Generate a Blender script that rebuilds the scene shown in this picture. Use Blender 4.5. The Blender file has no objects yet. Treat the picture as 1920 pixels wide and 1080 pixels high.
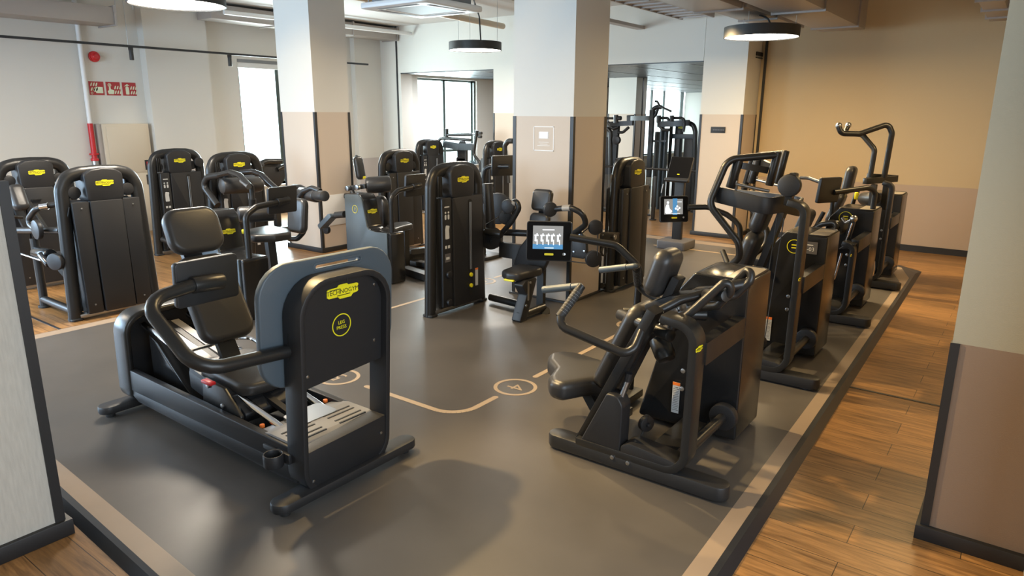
import bpy, bmesh, math, random
from mathutils import Vector as V, Matrix as Mx
random.seed(7)
sc = bpy.context.scene
COL = sc.collection
PI = math.pi
rad = math.radians

# ------------------------------------------------------------------ materials
MATS = {}
def mat(name, col, rough=.5, metal=0., spec=.5, emis=None, es=0., noise=None, bump=None, coat=0., nodes=None):
    m = bpy.data.materials.new(name); m.use_nodes = True
    nt = m.node_tree; b = nt.nodes['Principled BSDF']
    b.inputs['Base Color'].default_value = (*col, 1)
    b.inputs['Roughness'].default_value = rough
    b.inputs['Metallic'].default_value = metal
    b.inputs['Specular IOR Level'].default_value = spec
    b.inputs['Coat Weight'].default_value = coat
    if emis:
        b.inputs['Emission Color'].default_value = (*emis, 1); b.inputs['Emission Strength'].default_value = es
    if noise or bump:
        tc = nt.nodes.new('ShaderNodeTexCoord')
    if noise:      # (scale, amount, stretch)
        n = nt.nodes.new('ShaderNodeTexNoise'); n.inputs['Scale'].default_value = noise[0]; n.inputs['Detail'].default_value = 5
        mp = nt.nodes.new('ShaderNodeMapping'); mp.inputs['Scale'].default_value = noise[2] if len(noise) > 2 else (1, 1, 1)
        nt.links.new(tc.outputs['Object'], mp.inputs['Vector']); nt.links.new(mp.outputs['Vector'], n.inputs['Vector'])
        r = nt.nodes.new('ShaderNodeValToRGB'); a = noise[1]
        r.color_ramp.elements[0].position = .3; r.color_ramp.elements[1].position = .7
        r.color_ramp.elements[0].color = (*[c * (1 - a) for c in col], 1); r.color_ramp.elements[1].color = (*[min(1, c * (1 + a)) for c in col], 1)
        nt.links.new(n.outputs['Fac'], r.inputs['Fac']); nt.links.new(r.outputs['Color'], b.inputs['Base Color'])
    if bump:       # (scale, strength)
        n2 = nt.nodes.new('ShaderNodeTexNoise'); n2.inputs['Scale'].default_value = bump[0]; n2.inputs['Detail'].default_value = 4
        nt.links.new(tc.outputs['Object'], n2.inputs['Vector'])
        bp = nt.nodes.new('ShaderNodeBump'); bp.inputs['Strength'].default_value = bump[1]; bp.inputs['Distance'].default_value = .01
        nt.links.new(n2.outputs['Fac'], bp.inputs['Height']); nt.links.new(bp.outputs['Normal'], b.inputs['Normal'])
    MATS[name] = m
    return m

def wood_mat(name, c1, c2, cm, pl=1.25, pw=.19):
    m = bpy.data.materials.new(name); m.use_nodes = True
    nt = m.node_tree; b = nt.nodes['Principled BSDF']; L = nt.links.new
    tc = nt.nodes.new('ShaderNodeTexCoord')
    br = nt.nodes.new('ShaderNodeTexBrick'); br.offset = .37; br.offset_frequency = 2
    br.inputs['Scale'].default_value = 1; br.inputs['Mortar Size'].default_value = .0022; br.inputs['Brick Width'].default_value = pl; br.inputs['Row Height'].default_value = pw
    br.inputs['Color1'].default_value = (*c1, 1); br.inputs['Color2'].default_value = (*c2, 1); br.inputs['Mortar'].default_value = (*cm, 1); br.inputs['Bias'].default_value = 0
    L(tc.outputs['Object'], br.inputs['Vector'])
    mp = nt.nodes.new('ShaderNodeMapping'); mp.inputs['Scale'].default_value = (1.2, 14, 1)
    n = nt.nodes.new('ShaderNodeTexNoise'); n.inputs['Scale'].default_value = 2.2; n.inputs['Detail'].default_value = 8; n.inputs['Roughness'].default_value = .65; n.inputs['Distortion'].default_value = .6
    L(tc.outputs['Object'], mp.inputs['Vector']); L(mp.outputs['Vector'], n.inputs['Vector'])
    r = nt.nodes.new('ShaderNodeValToRGB'); r.color_ramp.elements[0].position = .32; r.color_ramp.elements[1].position = .6
    r.color_ramp.elements[0].color = (.26, .22, .19, 1); r.color_ramp.elements[1].color = (1.1, 1.08, 1.05, 1)
    L(n.outputs['Fac'], r.inputs['Fac'])
    mx = nt.nodes.new('ShaderNodeMix'); mx.data_type = 'RGBA'; mx.blend_type = 'MULTIPLY'; mx.inputs['Factor'].default_value = .75
    L(br.outputs['Color'], mx.inputs['A']); L(r.outputs['Color'], mx.inputs['B']); L(mx.outputs['Result'], b.inputs['Base Color'])
    bp = nt.nodes.new('ShaderNodeBump'); bp.inputs['Strength'].default_value = .15; bp.inputs['Distance'].default_value = .004
    L(n.outputs['Fac'], bp.inputs['Height']); L(bp.outputs['Normal'], b.inputs['Normal'])
    b.inputs['Roughness'].default_value = .38
    MATS[name] = m; return m

def glass_mat(name):
    m = bpy.data.materials.new(name); m.use_nodes = True
    nt = m.node_tree; nt.nodes.clear()
    o = nt.nodes.new('ShaderNodeOutputMaterial'); t = nt.nodes.new('ShaderNodeBsdfTransparent'); g = nt.nodes.new('ShaderNodeBsdfGlossy')
    g.inputs['Roughness'].default_value = .03; t.inputs['Color'].default_value = (.93, .97, .96, 1)
    mx = nt.nodes.new('ShaderNodeMixShader'); mx.inputs['Fac'].default_value = .08
    nt.links.new(t.outputs[0], mx.inputs[1]); nt.links.new(g.outputs[0], mx.inputs[2]); nt.links.new(mx.outputs[0], o.inputs['Surface'])
    MATS[name] = m; return m

# ------------------------------------------------------------------ mesh builder
def rp(pts, r=.03, n=5):
    """rounded polygon outline; r a number or one radius per point"""
    out = []; N = len(pts)
    for i, p in enumerate(pts):
        p = V((p[0], p[1])); a = V(pts[i - 1][:2]); c = V(pts[(i + 1) % N][:2])
        rr = r[i] if isinstance(r, (list, tuple)) else r
        u = (a - p); w = (c - p); lu, lw = u.length, w.length
        if rr < 1e-5 or lu < 1e-6 or lw < 1e-6: out.append(p); continue
        u /= lu; w /= lw
        ang = u.angle(w)
        if ang > PI - .02: out.append(p); continue
        t = min(rr / math.tan(ang / 2), lu * .49, lw * .49); rr2 = t * math.tan(ang / 2)
        bis = (u + w).normalized(); cen = p + bis * (rr2 / math.sin(ang / 2))
        s = p + u * t - cen; e = p + w * t - cen
        for k in range(n + 1):
            f = k / n; d = s.lerp(e, f); d = d.normalized() * rr2 if d.length > 1e-9 else s
            out.append(cen + d)
    return [(q.x, q.y) for q in out]
def rect(w, h, cx=0, cy=0):
    return [(cx - w / 2, cy - h / 2), (cx + w / 2, cy - h / 2), (cx + w / 2, cy + h / 2), (cx - w / 2, cy + h / 2)]
def rrect(w, h, r, cx=0, cy=0, n=5): return rp(rect(w, h, cx, cy), r, n)
def circ(r, cx=0, cy=0, n=28): return [(cx + r * math.cos(2 * PI * i / n), cy + r * math.sin(2 * PI * i / n)) for i in range(n)]

def fillet(pts, r, n=6):
    pts = [V(p) for p in pts]
    if r <= 0 or len(pts) < 3: return pts
    out = [pts[0]]
    for i in range(1, len(pts) - 1):
        p = pts[i]; u = pts[i - 1] - p; w = pts[i + 1] - p; lu, lw = u.length, w.length
        u.normalize(); w.normalize(); ang = u.angle(w)
        if ang > PI - .03: out.append(p); continue
        t = min(r / math.tan(ang / 2), lu * .48, lw * .48); rr = t * math.tan(ang / 2)
        cen = p + (u + w).normalized() * (rr / math.sin(ang / 2)); s = p + u * t - cen; e = p + w * t - cen
        for k in range(n + 1):
            d = s.lerp(e, k / n).normalized() * rr; out.append(cen + d)
    out.append(pts[-1]); return out

class B:
    def __init__(s): s.bm = bmesh.new()
    def _merge(s, t, bev=0, seg=2, edges=None):
        bmesh.ops.recalc_face_normals(t, faces=t.faces)
        if bev > 0:
            es = edges if edges is not None else [e for e in t.edges if len(e.link_faces) == 2 and e.calc_face_angle(0) > .6]
            bmesh.ops.bevel(t, geom=es, offset=bev, segments=seg, affect='EDGES', profile=.5, clamp_overlap=True)
        me = bpy.data.meshes.new('tmp'); t.to_mesh(me); t.free(); s.bm.from_mesh(me); bpy.data.meshes.remove(me); return s
    def box(s, lo, hi, bev=0, seg=2):
        t = bmesh.new(); lo = V(lo); hi = V(hi)
        bmesh.ops.create_cube(t, size=1, matrix=Mx.Translation((lo + hi) / 2) @ Mx.Diagonal((*[max(1e-4, abs(a)) for a in (hi - lo)], 1)))
        return s._merge(t, bev, seg)
    def beam(s, p0, p1, w, h, bev=.006, up=(0, 0, 1)):
        """box bar from p0 to p1; w across, h along up"""
        p0, p1 = V(p0), V(p1); d = (p1 - p0); L = d.length; d.normalize(); u = d.cross(V(up)); u.normalize(); v = u.cross(d)
        return s.prism(rect(w, h), p0, u, v, L, bev, n=d)
    def prism(s, pts, o, u, v, t, bev=0, seg=2, n=None, hole=None):
        o, u, v = V(o), V(u), V(v); n = V(n) if n else u.cross(v); n.normalize()
        m = bmesh.new(); P3 = lambda a, k: o + u * a[0] + v * a[1] + n * (t * k)
        lo = [m.verts.new(P3(a, 0)) for a in pts]; hi = [m.verts.new(P3(a, 1)) for a in pts]; N = len(pts)
        for i in range(N): m.faces.new((lo[i], lo[(i + 1) % N], hi[(i + 1) % N], hi[i]))
        if hole:
            l2 = [m.verts.new(P3(a, 0)) for a in hole]; h2 = [m.verts.new(P3(a, 1)) for a in hole]
            for i in range(N):
                j = (i + 1) % N
                m.faces.new((l2[j], l2[i], h2[i], h2[j])); m.faces.new((lo[j], lo[i], l2[i], l2[j])); m.faces.new((hi[i], hi[j], h2[j], h2[i]))
        else:
            m.faces.new(lo[::-1]); m.faces.new(hi)
        m.edges.ensure_lookup_table()
        es = None
        if bev > 0:
            caps = set(lo) | set(hi) | (set(l2) | set(h2) if hole else set())
            rings = [set(lo), set(hi)] + ([set(l2), set(h2)] if hole else [])
            es = [e for e in m.edges if any(e.verts[0] in r and e.verts[1] in r for r in rings)]
            es += [e for e in m.edges if e not in es and len(e.link_faces) == 2 and e.calc_face_angle(0) > .9]
        return s._merge(m, bev, seg, es)
    def pad(s, c, u, v, w, h, t, r=.05, bul=None):
        """upholstered cushion: centre of its back face c, width along u, height along v, thickness t along u x v"""
        bul = bul or t * .42
        return s.prism(rrect(w, h, r, n=6), c, V(u).normalized(), V(v).normalized(), t, bul, 4)
    def tube(s, pts, r, fil=.06, n=12, caps=True, sx=1., closed=False):
        P = fillet(pts, fil) ; P = [p for i, p in enumerate(P) if i == 0 or (p - P[i - 1]).length > 1e-5]
        m = bmesh.new(); rings = []; N = len(P); prev = None
        for i, p in enumerate(P):
            d = (P[min(i + 1, N - 1)] - P[max(i - 1, 0)]).normalized()
            if prev is None:
                a = V((0, 0, 1)) if abs(d.z) < .9 else V((1, 0, 0)); x = d.cross(a).normalized()
            else:
                x = (prev - d * prev.dot(d)).normalized()
            prev = x; y = d.cross(x)
            rings.append([m.verts.new(p + x * (math.cos(2 * PI * k / n) * r) + y * (math.sin(2 * PI * k / n) * r * sx)) for k in range(n)])
        for a, b in zip(rings, rings[1:]):
            for k in range(n): m.faces.new((a[k], a[(k + 1) % n], b[(k + 1) % n], b[k]))
        if caps: m.faces.new(rings[0][::-1]); m.faces.new(rings[-1])
        return s._merge(m)
    def cyl(s, p0, p1, r, r2=None, bev=0, n=24, seg=2):
        p0, p1 = V(p0), V(p1); d = p1 - p0; L = d.length; q = d.to_track_quat('Z', 'Y').to_matrix().to_4x4()
        t = bmesh.new(); bmesh.ops.create_cone(t, cap_ends=True, segments=n, radius1=r, radius2=r if r2 is None else r2, depth=L, matrix=Mx.Translation((p0 + p1) / 2) @ q)
        return s._merge(t, bev, seg)
    def disc(s, c, axis, r, t, bev=.004, n=28):
        a = V(axis).normalized(); return s.cyl(V(c) - a * t / 2, V(c) + a * t / 2, r, bev=bev, n=n)
    def sphere(s, c, r, sc_=(1, 1, 1), n=12):
        t = bmesh.new(); bmesh.ops.create_uvsphere(t, u_segments=n * 2, v_segments=n, radius=r, matrix=Mx.Translation(V(c)) @ Mx.Diagonal((*sc_, 1))); return s._merge(t)
    def lathe(s, prof, o, ax=(0, 0, 1), n=32):
        q = V(ax).to_track_quat('Z', 'Y').to_matrix(); m = bmesh.new(); rs = []
        for r, z in prof: rs.append([m.verts.new(V(o) + q @ V((r * math.cos(2 * PI * k / n), r * math.sin(2 * PI * k / n), z))) for k in range(n)])
        for a, b in zip(rs, rs[1:]):
            for k in range(n): m.faces.new((a[k], a[(k + 1) % n], b[(k + 1) % n], b[k]))
        return s._merge(m)
    def text(s, body, o, u, v, size, ext=.002, align='CENTER'):
        cu = bpy.data.curves.new('t', 'FONT'); cu.body = body; cu.size = size; cu.extrude = ext; cu.align_x = align; cu.align_y = 'CENTER'; cu.resolution_u = 3
        ob = bpy.data.objects.new('t', cu); COL.objects.link(ob); dg = bpy.context.evaluated_depsgraph_get(); dg.update()
        me = bpy.data.meshes.new_from_object(ob.evaluated_get(dg)); bpy.data.objects.remove(ob); bpy.data.curves.remove(cu)
        u, v = V(u).normalized(), V(v).normalized(); n = u.cross(v)
        M = Mx(((u.x, v.x, n.x, o[0]), (u.y, v.y, n.y, o[1]), (u.z, v.z, n.z, o[2]), (0, 0, 0, 1)))
        me.transform(M); s.bm.from_mesh(me); bpy.data.meshes.remove(me); return s
    def ring(s, o, u, v, r, w, t=.002, n=40):
        return s.prism(circ(r, n=n), o, u, v, t, hole=circ(r - w, n=n))
    def out(s, name, m, parent=None, local=False, label=None, sharp=38):
        bm = s.bm
        if parent is not None and not local: bmesh.ops.translate(bm, verts=bm.verts, vec=-V(parent['_o']))
        me = bpy.data.meshes.new(name)
        for f in bm.faces: f.smooth = True
        for e in bm.edges:
            if len(e.link_faces) == 2 and e.calc_face_angle(0) > rad(sharp): e.smooth = False
        bm.to_mesh(me); bm.free()
        me.materials.append(MATS[m] if isinstance(m, str) else m)
        o = bpy.data.objects.new(name, me); COL.objects.link(o)
        o['_o'] = (0, 0, 0)
        if parent is not None: o.parent = parent; o['_o'] = (0, 0, 0) if local else parent['_o']
        if label: o['label'] = label
        return o

ALL = []
def thing(name, label, cat, loc=(0, 0, 0), rz=0, group=None):
    o = bpy.data.objects.new(name, None); COL.objects.link(o); o.location = loc; o.rotation_euler = (0, 0, rz); o.empty_display_size = .1
    o['_o'] = tuple(loc); o['label'] = label; o['category'] = cat
    if group: o['group'] = group
    return o
def solo(o, label, cat, group=None):
    o['label'] = label; o['category'] = cat
    if group: o['group'] = group
    return o
def struct(name, b, m, parent=None, label=None):
    o = b.out(name.split('.')[0], m, parent)
    if parent is None: o['kind'] = 'structure'
    if label: o['label'] = label
    return o
X_, Y_, Z_ = V((1, 0, 0)), V((0, 1, 0)), V((0, 0, 1))

def badge(parent, c, u, v, w=.2, local=False):
    """yellow maker's plaque with black lettering, lying in the u/v plane at c"""
    u, v = V(u).normalized(), V(v).normalized(); n = u.cross(v); c = V(c)
    o = [(-.5, -.13), (-.44, -.19), (-.16, -.19), (-.10, -.29), (.26, -.29), (.33, -.17), (.46, -.15), (.5, -.10), (.5, .20), (.44, .24), (.18, .24), (.13, .31), (-.12, .31), (-.18, .22), (-.46, .20), (-.5, .15)]
    k = .62
    p = B().prism([(a * w, b * w * k) for a, b in o], c, u, v, .003).out('logo_plaque', 'yellow', parent, local, 'yellow plaque with black lettering')
    t = B().text('TECHNOGYM', c + n * .0032 + v * (.008 * w), u, v, w * .165, .0006)
    t.prism(rect(w * .34, w * .018, -w * .25, w * .085), c + n * .0032, u, v, .001)
    t.prism(rect(w * .42, w * .018, w * .02, -w * .085), c + n * .0032, u, v, .001)
    t.out('lettering', 'ink', p, local)
    return p
def bolts(t, pts, axis, r=.009, th=.006, local=False, name='bolt', m='steel'):
    for p in pts: B().disc(p, axis, r, th, .001, 10).out(name, m, t, local)
# ------------------------------------------------------------------ material set
mat('metal', (.027, .0265, .026), .33, .35, .5, bump=(60, .03))
mat('panel', (.018, .018, .0195), .45, .0, .45, bump=(180, .05))
mat('panel_gloss', (.014, .014, .0145), .2, .0, .5)
mat('leather', (.03, .029, .029), .36, .0, .5, bump=(240, .06))
mat('rubber', (.02, .02, .02), .6)
mat('foot', (.02, .02, .021), .45)
mat('slate', (.075, .098, .118), .45, bump=(120, .04))
mat('tread', (.20, .19, .18), .5)
mat('chrome', (.75, .75, .75), .12, 1.)
mat('steel', (.45, .46, .47), .3, 1.)
mat('lid', (.30, .27, .23), .28, bump=(200, .03))  # pale tone stands in for reflections on tower lids and track bars
mat('yellow', (.85, .76, .02), .4)
mat('ink', (.01, .01, .01), .5)
mat('white', (.8, .8, .79), .5)
mat('label', (.55, .56, .56), .5)
mat('orange', (.85, .2, .03), .5)
mat('red', (.5, .012, .016), .35)
mat('sign_red', (.35, .02, .025), .45)
mat('glow', (.62, .68, .5), .5)
mat('grey_tag', (.10, .095, .10), .5)
mat('beige_tag', (.62, .53, .43), .6)
mat('cream', (.57, .49, .375), .45)
mat('wall_white', (.62, .60, .55), .75, bump=(160, .10))
mat('wall_beige', (.545, .455, .37), .7, bump=(160, .10))
mat('wall_tan', (.50, .375, .215), .75, bump=(120, .12))
mat('wall_taupe', (.40, .30, .22), .75, bump=(120, .12))
mat('wall_beige_daylit', (.47, .43, .41), .75, bump=(160, .1))  # beige dado paint with the daylight's cool tint put into the colour
mat('wall_beige_shaded', (.24, .165, .115), .7, bump=(160, .1))  # beige cladding paint, darkened in colour for the weakly lit pier
mat('wall_white_shaded', (.36, .325, .24), .75, bump=(160, .1))  # white pier paint with its dim light worked into the colour
mat('fabric', (.56, .53, .47), .85, noise=(90, .07, (1, 1, .12)), bump=(220, .2))
mat('ceiling', (.50, .475, .45), .85)
mat('duct', (.36, .32, .29), .4, .25, bump=(12, .04))
mat('black_trim', (.018, .018, .019), .45)
mat('vinyl', (.092, .082, .072), .38, .0, .45, noise=(1.6, .14), bump=(3.5, .10))
mat('vinyl_beige', (.30, .225, .16), .45, noise=(2.5, .06), bump=(14, .06))
mat('line', (.46, .34, .22), .5)
mat('bevel', (.02, .022, .026), .35)
mat('slat', (.035, .04, .045), .35, .0)
mat('plastic_white', (.70, .70, .69), .4)
mat('grille', (.20, .21, .22), .5)
mat('lampglow', (.9, .88, .82), .4, emis=(1, .93, .80), es=9)
mat('lampblack', (.03, .029, .027), .5)
mat('scr_dark', (.008, .008, .009), .12, 0, .12)
mat('scr_grey', (.1, .1, .1), .3, emis=(.33, .33, .32), es=.55)
mat('scr_blue', (.02, .05, .1), .3, emis=(.06, .22, .42), es=.9)
mat('scr_white', (.5, .5, .5), .3, emis=(.8, .9, 1), es=1.1)
mat('window_frame', (.05, .07, .065), .4)
mat('sky_sill', (.68, .68, .66), .6)
mat('towel_white', (.7, .72, .75), .9)
wood_mat('wood', (.35, .185, .068), (.25, .135, .05), (.05, .03, .015))
glass_mat('glass')

# ------------------------------------------------------------------ floor and platform
ZF = -.05
fl = struct('floor', B().box((-13.2, -4, ZF - .1), (3, 30, ZF)), 'wood')
# raised vinyl platform: edges as they run in the room
pin = [(-7.0, 1.54), (-4.48, 1.41), (-2.72, 1.325), (-.962, 1.24), (-1.118, 9.60), (-1.30, 10.25), (-1.75, 10.55), (-7.0, 10.55)]
pmid = [(-7.14, 1.44), (-4.48, 1.315), (-2.72, 1.222), (-.862, 1.13), (-1.055, 9.9), (-1.23, 10.55), (-1.7, 10.80), (-7.14, 10.80)]
pout = [(-7.18, 1.36), (-4.48, 1.24), (-2.72, 1.165), (-.79, 1.08), (-1.0, 10.70), (-1.25, 10.93), (-1.7, 10.95), (-7.18, 10.95)]
plat = struct('floor_platform', B().prism(pin, (0, 0, ZF), X_, Y_, .05), 'vinyl')
struct('platform_border', B().prism(pmid, (0, 0, ZF), X_, Y_, .05, hole=pin), 'vinyl_beige', plat)
def skirt():
    m = bmesh.new(); N = len(pmid)
    a = [m.verts.new((x, y, 0)) for x, y in pmid]; b = [m.verts.new((x + (x2 - x) * .45, y + (y2 - y) * .45, -.004)) for (x, y), (x2, y2) in zip(pmid, pout)]
    c = [m.verts.new((x, y, ZF)) for x, y in pout]
    for p, q in ((a, b), (b, c)):
        for i in range(N): m.faces.new((p[i], p[(i + 1) % N], q[(i + 1) % N], q[i]))
    return B()._merge(m)
struct('platform_edging', skirt(), 'bevel', plat)
# inlaid circuit line with numbered circles
def strip(path, w=.045, z=.0):
    b = B(); P = fillet([V((x, y, 0)) for x, y in path], .38, 12)
    for p, q in zip(P, P[1:]):
        d = (q - p).normalized(); n = V((-d.y, d.x, 0)) * w / 2
        m = bmesh.new(); m.faces.new([m.verts.new((t.x, t.y, .0015)) for t in (p - n, q - n, q + n, p + n)]); b._merge(m)
    for p in (P[0], P[-1]):
        m = bmesh.new(); m.faces.new([m.verts.new((p.x + a, p.y + c, .0016)) for a, c in circ(w / 2, n=12)]); b._merge(m)
    return b
xr, xl, yb, yt = -2.885, -5.215, 3.285, 10.0
struct('circuit_line', strip([(-3.78, yb), (xr, yb), (xr, 3.71)]), 'line', plat)
struct('circuit_line', strip([(-4.42, yb), (xl, yb), (xl, 6.2)]), 'line', plat)
struct('circuit_line', strip([(xr, 4.22), (xr, 5.62)]), 'line', plat)
struct('circuit_line', strip([(xr, 6.2), (xr, 7.6)]), 'line', plat)
struct('circuit_line', strip([(xr, 8.1), (xr, yt), (-4.6, yt)]), 'line', plat)
struct('circuit_line', strip([(xl, 6.7), (xl, yt), (-4.9, yt)]), 'line', plat)
for n, x, y in (('5', -4.10, yb), ('4', -2.885, 3.955), ('3', -2.905, 5.93), ('2', -2.905, 7.85), ('6', xl, 6.45)):
    o = struct('number_circle', B().ring((x, y, 0), X_, Y_, .165, .028, .0015), 'line', plat)
    b = B().text(n, (x, y, .001), (0, -1, 0) if n != '5' else (-1, 0, 0), (1, 0, 0) if n != '5' else (0, -1, 0), .2, .0005)
    struct('numeral', b, 'line', o)
# joints across the boards
struct('trim_1', B().box((-.95, 5.62, ZF), (1.5, 5.645, ZF + .003)), 'black_trim')
struct('trim_2', B().box((-12.4, 2.55, ZF), (-7.2, 2.575, ZF + .003)), 'black_trim')

# ------------------------------------------------------------------ walls
HC = 3.85
XL = -12.5
def wall(name, lo, hi, m='wall_white', par=None): return struct(name, B().box(lo, hi), m, par)
wall('wall_left', (XL - .3, -4, ZF), (XL, 8.05, HC))
wall('wall_left.sill', (XL - .3, 8.05, ZF), (XL, 9.75, .55)); wall('wall_left.head', (XL - .3, 8.05, 2.98), (XL, 9.75, HC))
wall('wall_left.end', (XL - .3, 9.75, ZF), (XL, 12.95, HC))
wall('wall_left.skirting', (XL, -4, ZF), (XL + .015, 5.15, .08), 'black_trim')
wall('wall_left.pier', (XL, 6.22, ZF), (XL + .2, 7.35, HC)); wall('wall_left.return', (XL, 10.85, ZF), (XL + .14, 11.62, HC))
wall('wall_left.dado', (XL + .001, 9.8, ZF), (XL + .006, 10.85, .98), 'wall_beige_daylit')
wall('wall_left.dado', (XL + .001, 7.35, ZF), (XL + .006, 8.0, .98), 'wall_beige_daylit')
wall('wall_left.dado', (XL + .2, 6.22, ZF), (XL + .206, 7.35, .98), 'wall_beige_daylit')
wall('wall_left.dado', (XL + .14, 10.85, ZF), (XL + .146, 11.62, .98), 'wall_beige_daylit')
wall('wall_back', (-4.3, 12.285, ZF), (3, 12.6, HC), 'wall_tan')
wall('wall_back.dado', (-3.9, 12.272, ZF), (3, 12.28, .965), 'wall_taupe')
wall('baseboard_back', (-3.9, 12.25, ZF), (3, 12.272, .045), 'black_trim')
wall('wall_right', (1.6, -4, ZF), (1.9, 12.3, HC), 'wall_tan')
wall('wall_front', (XL, -4.2, ZF), (3, -4, HC), 'wall_white')
YS = 11.62
wall('wall_soffit', (XL + .14, YS, 2.85), (-4.66, YS + .35, HC))
wall('wall_soffit.nib', (XL + .14, YS, ZF), (-11.73, YS + .35, 2.85))
struct('trim_3', B().box((-11.86, YS - .012, ZF), (-11.815, YS, HC)), 'black_trim')
struct('ceiling', B().box((-13.2, -4.2, HC), (3, YS + .7, HC + .15)), 'ceiling')
struct('ceiling_soffit_edge', B().box((-11.73, YS - .006, 2.845), (-4.66, YS + .36, 2.862)), 'slat')
# annex beyond the soffit
def slats():
    b = B()
    for i in range(60): b.box((XL, YS + .36 + i * .3, 2.90), (-3.9, YS + .36 + i * .3 + .27, 2.92))
    return b
struct('ceiling_annex', slats(), 'slat')
struct('ceiling_annex.back', B().box((XL, YS + .36, 2.94), (-3.9, 29.6, 3.0)), 'black_trim')
b = B()
for x in (-11.4, -10.2, -9, -7.8, -6.6, -5.4): b.box((x, YS + .36, 2.893), (x + .03, 29.4, 2.90))
struct('ceiling_annex.rail', b, 'steel')
wall('wall_annex_left', (XL - .3, 15.25, ZF), (XL, 25.3, 3.0))
wall('wall_annex_left.sill', (XL - .3, 12.95, ZF), (XL, 15.25, .62)); wall('wall_annex_left.head', (XL - .3, 12.95, 2.84), (XL, 15.25, 3.0))
wall('wall_annex_left.sill_far', (XL - .3, 25.3, ZF), (XL, 29.4, .4)); wall('wall_annex_left.head_far', (XL - .3, 25.3, 2.95), (XL, 29.4, 3.0))
wall('wall_annex_end', (XL, 29.4, ZF), (-3.6, 29.7, 3.0))
wall('wall_annex_right', (-3.9, 12.59, ZF), (-3.6, 29.4, 3.0))

def window(n, x, y0, y1, z0, z1, mull):
    f = B(); t = .05
    f.box((x - .12, y0, z0), (x - .06, y1, z0 + t)).box((x - .12, y0, z1 - t), (x - .06, y1, z1)).box((x - .12, y0, z0), (x - .06, y0 + t, z1)).box((x - .12, y1 - t, z0), (x - .06, y1, z1))
    for m in mull: f.box((x - .12, m - .04, z0), (x - .06, m + .04, z1))
    w = struct('window_%d' % n, f, 'window_frame')
    e = [y0] + mull + [y1]
    for a, c in zip(e, e[1:]):
        struct('glass', B().box((x - .095, a + .03, z0 + .03), (x - .085, c - .03, z1 - .03)), 'glass', w)
    struct('sill_board', B().box((x - .3, y0 - .03, z0 - .03), (x + .06, y1 + .03, z0)), 'sky_sill', w)
    return w
w = window(1, XL, 8.05, 9.75, .55, 2.98, [8.95])
struct('blind', B().box((XL - .05, 8.07, 2.82), (XL - .02, 9.73, 2.93)), 'plastic_white', w)
struct('blind_box', B().box((XL - .055, 8.06, 2.92), (XL - .005, 9.74, 2.98)), 'grille', w)
window(2, XL, 12.95, 15.25, .62, 2.84, [13.98, 15.1])
window(3, XL, 25.3, 29.4, .4, 2.95, [26.3, 27.45, 29.2])
struct('trim_4', B().box((XL - .1, 12.95, 1.0), (XL - .05, 15.25, 1.06)), 'window_frame')

def column(x0, x1, y0, y1, top, split=2.0, zb=ZF, edges=(), base=True, par=None):
    c = struct('column', B().box((x0, y0, split), (x1, y1, top)), 'wall_white')
    struct('column_cladding', B().box((x0, y0, zb), (x1, y1, split)), 'wall_beige', c)
    e = B(); k = .006
    for (x, y) in ((x0, y0), (x1, y0), (x1, y1), (x0, y1)):
        sx = 1 if x == x0 else -1; sy = 1 if y == y0 else -1
        e.box((x - k * sx, y - k * sy, zb), (x + .034 * sx, y + .034 * sy, split))
    struct('corner_trim', e, 'black_trim', c)
    if base:
        struct('baseboard', B().prism(rect(x1 - x0 + .06, y1 - y0 + .06, (x0 + x1) / 2, (y0 + y1) / 2), (0, 0, zb), X_, Y_, .07, .004), 'black_trim', c)
    return c
column(-9.165, -8.377, 6.559, 7.201, HC)
cc = column(-4.588, -3.832, 6.221, 6.90, HC, 1.97)
column(-9.07, -8.38, YS - .02, 12.3, HC)
c3 = column(-4.645, -3.92, YS - .02, 12.28, HC)
struct('trim_5', B().box((-3.86, 12.24, ZF), (-3.825, 12.28, HC)), 'black_trim')
column(-9.17, -8.38, 16.6, 17.2, 2.9)
struct('trim_6', B().box((-8.385, 16.95, ZF), (-8.372, 17.0, 2.9)), 'black_trim')
# white stencilled notice on the middle column, dark plaque on the far one
y = 6.219

n = thing('wall_notice', 'white outlined square notice with small filled rectangle, stencilled on the middle column', 'sign', (-4.23, 6.221, 1.7))
b = B(); x0, x1, z0, z1 = (-4.320,6.220,1.866)[0], (-4.063,6.220,1.870)[0], (-4.185,6.220,1.615)[2], (-4.190,6.220,1.868)[2]
for lo, hi in (((x0, z0), (x0 + .007, z1)), ((x1 - .007, z0), (x1, z1)), ((x0, z0), (x1, z0 + .007)), ((x0, z1 - .007), (x1, z1))): b.box((lo[0], y - .002, lo[1]), (hi[0], y + .002, hi[1]))
b.out('outline', 'white', n)
xm = (x0 + x1) / 2
b = B().box((xm - .055, y - .002, z1 - .125), (xm + .055, y + .002, z1 - .055))
for i in range(5):
    for s in (-1, 1): b.box((xm + s * .061 - .004, y - .002, z1 - .121 + i * .014), (xm + s * .061 + .004, y + .002, z1 - .117 + i * .014))
b.out('emblem', 'white', n)
b = B()
for w_, zz in ((.09, .165), (.07, .185), (.11, .2)): b.box((xm - w_ / 1.4, y - .001, z1 - zz), (xm + w_ / 1.4, y + .002, z1 - zz + .0035))
b.out('small_print', 'white', n)
b = B().box((-4.44, YS - .03, 1.70), (-4.19, YS - .02, 1.80), .003)
n = b.out('wall_plaque', 'ink'); solo(n, 'small black rectangular plaque on the beige column beside the tan wall', 'sign')
b = B()
for i in range(7): b.box((-4.40 + i * .028, YS - .0315, 1.742), (-4.38 + i * .028, YS - .03, 1.758))
n2 = b.out('plaque_text', 'grey_tag'); n2.parent = n

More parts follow.
